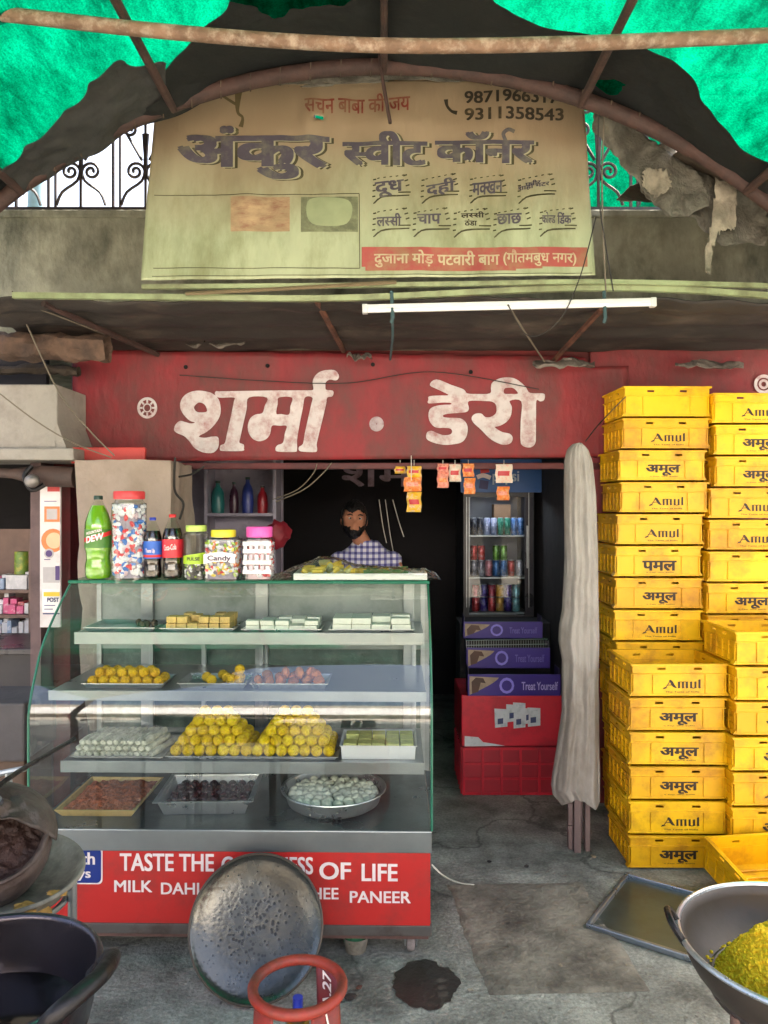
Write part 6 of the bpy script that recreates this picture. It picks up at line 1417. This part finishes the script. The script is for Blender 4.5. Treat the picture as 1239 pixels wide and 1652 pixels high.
for k, (x0, x1, y0, y1, dd, t_) in enumerate(tiers):
    a, c = P(x0, y1, dd), P(x1, y0, dd); a.z = max(a.z, ztop+.002)
    b = MB(); b.box(a.x, c.x, dd, dd+.008, a.z, c.z, bev=.002); bd = b.build('tier_board', m_pur, dsp, sm=False, world=True)
    b = MB(); b.box(a.x+.004, c.x-.004, dd+.0085, dd+.118, a.z+.002, a.z+.012); b.box(a.x+.004, a.x+.008, dd+.0085, dd+.118, a.z+.0125, c.z+.03); b.box(c.x-.008, c.x-.004, dd+.0085, dd+.118, a.z+.0125, c.z+.03); b.build('tier_tray', m_purd, dsp, sm=False, world=True)
    def onb2(pts, m, off, nm): b = MB(); b.raw([Vector((P(x, y_, dd).x, dd-off, P(x, y_, dd).z)) for x, y_ in pts], [list(range(len(pts)))]); b.build(nm, m, dsp, sm=False, world=True)
    w_ = x1-x0; h_ = y1-y0; cx2 = x0+w_*.02
    onb2([(cx2, y1-3), (cx2, y0+3)]+[(cx2+.32*w_*math.cos(R(a_))*1.0, (y0+3)+ (h_-6)*(1-math.cos(R(a_-0)))*0+ (h_-6)*(a_/90)**1.2) for a_ in range(10, 90, 12)], m_face, .0015, 'portrait')
    onb2([(cx2+4,y1-5),(cx2+3,y0+12),(cx2+10,y0+5),(cx2+22,y0+6),(cx2+26,y0+14),(cx2+18,y0+13),(cx2+14,y1-8)], m_hairp, .0025, 'portrait')
    onb2([(x0+w_*.42+w_*.08*math.cos(a_*.5236), (y0+y1)/2+h_*.36*math.sin(a_*.5236)) for a_ in range(12)], m_lilacp, .0015, 'emblem')
    onb2([(x0+w_*.42+w_*.055*math.cos(a_*.5236), (y0+y1)/2+h_*.24*math.sin(a_*.5236)) for a_ in range(12)], m_pur, .0022, 'emblem')
    V, Fc = glyphs('Treat Yourself' if k == 0 else 'Treat Yourself', .02); V = fit(V, x0+w_*.58, x0+w_*(.97 if k == 0 else .93), y1-h_*.30, y0+h_*.33); b = MB(); b.raw([Vector((P(v.x, v.y, dd).x, dd-.0018-v.z, P(v.x, v.y, dd).z)) for v in V], Fc); b.build('lettering', mat('lilac_ink', (170,160,220) if k == 0 else (90,80,160), .4) if k == 0 else mat('lilac_ink_dim', (92,84,164), .4), dsp, sm=False, world=True)
b = MB()
for py in (1033,1041): b.tube([P(752,py,RD+.085), P(884,py-2,RD+.085)], .002, 5)
for k in range(34): b.tube([P(753+k*4,1033,RD+.085), P(753+k*4,1045,RD+.085)], .0011, 4)
b.build('wire_basket', m_steel, dsp, world=True)
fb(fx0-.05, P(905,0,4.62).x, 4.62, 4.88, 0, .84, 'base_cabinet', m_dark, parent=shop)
# ------------------------------------------------------------ hanging sachet strips
m_s = [mat('sachet_orange', (226,122,52), .35, var=.25, scale=50, dirt=((230,200,150), .4, 60)), mat('sachet_yellow', (226,178,44), .35, var=.2, scale=50, dirt=((200,190,220), .35, 60)), mat('sachet_pink', (226,150,130), .35, var=.2, scale=50, dirt=((190,60,50), .4, 60)), mat('sachet_white', (220,206,190), .35, var=.2, scale=50, dirt=((210,110,70), .4, 50))]
def strip(lab, rows, d):
    x0, y0, x1, y1, _ = rows[0]; t = thing('sachet_strip', lab, 'sachets', P((x0+x1)/2, y0, d))
    b = MB(); b.tube([P((x0+x1)/2, 742, d+.02), P((x0+x1)/2, y0+1, d+.004)], .0015, 5); b.build('hanging_string', mat('white_string', (220,216,205), .8), t, world=True)
    for k, (x0, y0, x1, y1, c) in enumerate(rows):
        def fn(u, v, s): bulge = .012*(1-(2*u-1)**2)*(1-abs(2*v-1)**4); return P(x0+(x1-x0)*u+.8*math.sin(v*9+k), y0+(y1-y0)*v, d+s*bulge+.003*fbm(u*3+k, v*3, d*3))
        b = MB(); b.grid(lambda u, v: fn(u, v, -1), 8, 8); b.grid(lambda u, v: fn(1-u, v, 1), 8, 8); sx = b.build('sachet', m_s[c], t, world=True)
        b = MB(); hgt = y1-y0; b.grid(lambda u, v: fn(.15+.7*u, .36+.26*v, -1)+Vector((0,-.002,0)), 6, 3); b.build('printed_band', m_s[(c+2) % 4] if k % 2 else mat('sachet_red', (190,44,50), .4), sx, world=False)
        for v in sx.children[0].data.vertices: v.co = t.matrix_basis.inverted() @ v.co
strip('longest strip of orange and yellow sachets hanging left under the fascia', [(657,752,680,770,1),(652,770,680,793,0),(657,794,680,826,1)], 3.93)
strip('strip of two pink sachets hanging under the fascia', [(706,748,724,763,2),(706,763,724,787,2)], 3.96)
strip('single pale sachet hanging between the pink and orange strips', [(725,749,744,777,3)], 3.97)
strip('strip of two orange sachets in front of the blue fridge header', [(747,748,765,769,0),(749,771,767,797,0)], 3.95)
strip('wide pale sachet over an orange one hanging at the right under the fascia', [(800,749,827,779,3),(802,785,822,807,0)], 3.94)
strip('small yellow sachet hanging beside the longest strip', [(637,752,655,764,1)], 3.98)
# ------------------------------------------------------------ neighbouring shop at the left
nb = thing('neighbour_shop', 'neighbouring shop front with pale concrete lintel block and dark interior', 'building', (-2.4, 3.8, 0))
m_nb = mat('pale_concrete', (158,152,144), .85, var=.15, scale=3, bump=.3, bscale=30, dirt=((108,100,92), .45, 3))
def nbx(x0, x1, y0, y1, z0, z1, name, m, bev=0): b = MB(); b.box(x0, x1, y0, y1, z0, z1, bev=bev); b.build(name, m, nb, sm=False, world=True)
a, c = P(-300,724,3.6), P(93,620,3.6); nbx(-4.5, c.x, 3.6, 3.95, a.z, c.z, 'lintel_block', m_nb, .006)
b = MB(); b.raw([Vector((x, y_, z)) for y_ in (3.6,3.95) for x, z in ((P(90,0,3.6).x, a.z+.12), (P(93,0,3.6).x+.0,a.z+.115), (P(108,0,3.6).x, a.z+.001), (P(90,0,3.6).x, a.z+.001))], [[0,1,2,3],[7,6,5,4],[1,5,6,2],[0,4,5,1]]); b.build('haunch', m_nb, nb, sm=False, world=True)
c2 = P(119,726,3.55); nbx(-4.5, c2.x, 3.55, 3.95, P(0,742,3.55).z, a.z-.0006, 'ledge', m_nb, .006)
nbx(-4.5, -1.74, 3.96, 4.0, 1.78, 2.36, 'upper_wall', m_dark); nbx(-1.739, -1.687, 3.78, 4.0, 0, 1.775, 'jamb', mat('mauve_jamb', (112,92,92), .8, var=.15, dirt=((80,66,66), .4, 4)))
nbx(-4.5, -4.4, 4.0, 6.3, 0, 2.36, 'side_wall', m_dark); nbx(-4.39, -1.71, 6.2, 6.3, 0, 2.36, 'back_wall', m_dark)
a, c = P(92,700,3.64), P(128,640,3.64)
# tubing with clamp under the ledge
pt = thing('pipe_joint', 'dark rusty pipe joint clamped under the concrete ledge', 'pipe', P(70,770,3.6))
b = MB(); b.tube([P(-60,760,3.68), P(20,764,3.68), P(70,768,3.66), P(122,770,3.66)], [.022,.024,.052,.050], 12); b.build('pipe', mat('rust_tube', (82,64,58), .7, var=.3, dirt=((46,38,36), .5, 8)), pt, world=True)
b = MB(); b.tube([P(52,752,3.6), P(40,768,3.58), P(52,790,3.58), P(72,782,3.6)], .012, 8, sub=4); b.build('clamp', m_black, pt, world=True)
b = MB(); b.ball(P(52,776,3.56), .035, 3, sq=(1,.7,.9)); b.build('lamp_dome', mat('dull_dome', (132,126,122), .4, metal=.5), pt, world=True)
# strip of stickers on a white board
pb_ = thing('sticker_board', 'narrow white board of payment stickers beside the neighbouring shop opening', 'board', P(82,1010,3.72))
a, c = P(65,1012,3.72), P(98,774,3.72); b = MB(); b.box(a.x, c.x, 3.72, 3.735, a.z, c.z); b.build('board', mat('white_board', (226,220,220), .5, var=.04, dirt=((190,176,170), .3, 6)), pb_, sm=False, world=True)
def stick(x0, y0, x1, y1, m, k=1, n='sticker'):
    V = [(x0,y1),(x1,y1),(x1,y0),(x0,y0)]; b = MB(); b.raw([Vector((P(x, y_, 3.72).x, 3.72-.001*k, P(x, y_, 3.72).z)) for x, y_ in V], [[0,1,2,3]]); b.build(n, m, pb_, sm=False, world=True)
m_or = mat('sticker_orange', (224,128,70), .5, var=.2, scale=20); m_rs = mat('sticker_red', (200,70,70), .5); m_vi = mat('sticker_violet', (84,60,120), .5); m_gy = mat('sticker_grey', (186,180,182), .5, var=.1, scale=20)
stick(77,775,97,793,m_rs); stick(72,817,97,842,m_or); stick(76,821,93,838,m_gy,2)
def disc(cx, cy, r, m, k=1, half=False):
    b = MB(); n = 20; pts = [(cx+r*math.cos(2*math.pi*i/n), cy+r*math.sin(2*math.pi*i/n)) for i in range(n)]; b.raw([Vector((P(min(x, 97), y_, 3.72).x, 3.72-.001*k, P(0, y_, 3.72).z)) for x, y_ in pts], [list(range(n))]); b.build('sticker', m, pb_, sm=False, world=True)
disc(86,872,19,m_or); disc(88,872,13,mat('sticker_peach', (228,190,150), .5),2); disc(80,893,8,m_gy,3); disc(80,893,5.5,m_vi,4)
stick(70,915,97,940,m_gy); stick(90,913,97,936,m_vi,2); stick(69,950,97,988,mat('sticker_white', (236,234,232), .5),1)
stick(71,955,97,962,mat('sticker_yellow', (226,190,50), .5),2); stick(70,989,97,991,mat('navy', (26,30,96), .4),2)
V, Fc = glyphs('POST', .05); V = fit(V, 77, 96, 971, 964); b = MB(); b.raw([Vector((P(v.x, v.y, 3.72).x, 3.72-.003-v.z, P(v.x, v.y, 3.72).z)) for v in V], Fc); b.build('lettering', mat('navy', (26,30,96), .4), pb_, sm=False, world=True)
for yy, w_ in ((808,20),(902,10),(976,18),(982,14)): stick(72,yy,72+w_,yy+1.3,m_vi,2,'print_line')
# pharmacy shelf with small boxes and bottles
ph = shelfthing('shop_shelf', 'dark wooden shelf of small medicine boxes in the neighbouring shop', P(-120,0,4.5).x, P(52,0,4.5).x, 4.5, 4.75, (P(0,1028,4.5).z, P(0,992,4.5).z, P(0,952,4.5).z), mat('dull_wood', (122,100,92), .7, var=.2, scale=8))
cols = {'pink': (214,92,140), 'white': (206,206,212), 'pale blue': (140,160,190), 'red': (190,60,70)}
cm_ = {k: mat('medicine_'+k.replace(' ', '_'), v, .5, var=.15, scale=20, dirt=((230,226,230), .3, 40)) for k, v in cols.items()}
random.seed(21)
for lv, (py, nm, pal) in enumerate(((1028,'bottom',['white','pale blue','white']),(992,'middle',['pink','white','pink','red']),(952,'top',['white','pale blue','white','pink']))):
    x = -40.0; z = P(0, py, 4.5).z
    while x < 46:
        w_ = random.uniform(7,13); h_ = random.uniform(12,26)*4.55/F; c_ = random.choice(pal)
        xa_, xb_ = P(x, 0, 4.55).x, P(x+w_-1, 0, 4.55).x; b = MB(); b.box(xa_, xb_, 4.53+random.random()*.02, 4.64, z+.0005, z+h_, bev=.002)
        tag(b.build('medicine_box', cm_[c_], sm=False), f'{c_} medicine box on the {nm} shelf of the neighbouring shop', 'box', f'{c_} medicine boxes on the {nm} shelf'); x += w_
        if random.random() < .5:
            hz = z+h_+.0008; h2 = random.uniform(5,9)*4.55/F; c2_ = random.choice(pal); b = MB(); b.box(xa_+.002, xb_-.002, 4.56, 4.64, hz, hz+h2, bev=.002)
            tag(b.build('medicine_box', cm_[c2_], sm=False), f'{c2_} medicine box on the {nm} shelf of the neighbouring shop', 'box', f'{c2_} medicine boxes on the {nm} shelf')
t = thing('tin', 'green and yellow tin standing above the medicine boxes', 'tin', P(36,898,4.6)); b = MB(); r = .042; b.lathe([(0,0),(r,0),(r,.13),(r*.96,.135),(0,.135)], 20); b.build('tin_body', mat('tin_green', (110,140,60), .4, var=.3, scale=20, dirt=((220,190,70), .4, 25)), t)
t.location.z = P(0,952,4.5).z+.085
b = MB(); c = t.location; b.box(c.x-.06, c.x+.06, 4.53, 4.66, P(0,952,4.5).z+.001, t.location.z-.001); tag(b.build('medicine_box', cm_['white'], sm=False), 'white box carrying the green tin on the top medicine shelf', 'box')
# slanted glass counter edge of the neighbour and lower clutter
nc = thing('neighbour_counter', 'low dark counter with slanted top edge in the neighbouring shop', 'counter', P(20,1040,3.9))
b = MB(); b.box(-2.6, P(64,0,3.9).x, 3.88, 4.3, .0, .80); b.build('counter_body', mat('grey_panel', (60,56,58), .6, var=.15, dirt=((70,64,64), .5, 3)), nc, sm=False, world=True)
b = MB(); b.box(-2.6, P(66,0,3.9).x+.01, 3.85, 4.33, .8005, .83, bev=.004); b.build('counter_top', mat('dark_top', (66,62,66), .3, var=.15), nc, sm=False, world=True)
bx_ = thing('grey_carton', 'pale grey crumpled carton on the floor at the far left behind the counter', 'carton', P(20,1200,3.0)); b = MB()
a, c = P(-60,1230,3.0), P(40,1135,3.0); b.box(a.x, c.x, 3.0, 3.3, a.z, c.z, bev=.01); b.build('carton_body', mat('grey_carton', (84,80,82), .8, var=.2, scale=6, bump=.3), bx_, sm=False, world=True)
b = MB(); b.box(a.x, c.x-.01, 3.02, 3.28, 0, a.z-.0008, bev=.01); tag(b.build('floor_carton', mat('brown_floor_carton', (96,78,66), .8, var=.2), sm=False), 'brown carton on the floor carrying the grey carton', 'carton')
# trodden scraps on the floor
random.seed(4)
for k, (px, py, s_, c_, lab) in enumerate(((566,1612,.020,(60,50,46),'small dark scrap on the floor behind the gas cylinder ring'),(580,1596,.012,(92,60,50),'tiny reddish scrap on the floor right of the strainer tray'),(958,1384,.014,(150,132,110),'small wood chip at the foot of the wrapped bundle'),(790,1392,.011,(54,52,50),'tiny black scrap on the floor before the doorway'),(850,1400,.013,(58,56,54),'dark leaf scrap on the floor below the wrapped bundle'),(905,1560,.009,(140,130,112),'tiny pale crumb on the cover slab'),(760,1600,.010,(170,160,140),'tiny pale chip at the near edge of the cover slab'),(660,1490,.012,(70,60,54),'dark scrap beside the counter wheel'))):
    p = gp(px, py); b = MB(); b.ball((0,0,s_*.25), s_, 2, sq=(1,.7,.3), fn=lambda v: 1+.5*fbm(v.x*2+k, v.y*2, v.z*2, 2)); o = b.build('scrap', mat('scrap_%d' % k, c_, .85, var=.3, scale=40), None, ang=30); o.location = (p.x, p.y, .004); o.rotation_euler = (0, 0, k); tag(o, lab, 'scrap')
# across the street, behind the camera: pale house front added to bounce sunlight
ob = thing('bounce_facade', 'unseen pale house front with added white awning, bouncing sunlight from behind the viewer', 'building', (0,-9,0))
b = MB(); b.box(-12, 12, -12, -9, 0, 5.2); b.build('wall', mat('pale_plaster', (206,198,184), .85, var=.1, scale=1), ob, sm=False, world=True)
for x in (-7.5,-2.5,2.5,7.5):
    b = MB(); b.box(x-.6, x+.6, -8.997, -8.97, 1.0, 1.9); b.build('window', m_dark, ob, sm=False, world=True)
b = MB(); b.grid(lambda u, v: Vector((-10+20*u, -6.6-2.38*v, 1.95+2.5*v+.02*math.sin(u*180))), 200, 6); b.build('bounce_awning', mat('white_sheet', (238,236,230), .7, var=.04, scale=.8), ob, world=True, solid=.01)  # invented awning, its sunlit slope makes the white band in the counter glass

rd = MB(); rd.box(-60, 60, -8.95, -1.0, .004, .008); tag(rd.build('road', mat('dusty_road', (184,174,158), .85, var=.15, scale=2), sm=False), kind='structure')  # unseen road, made pale to bounce sunlight towards the shop
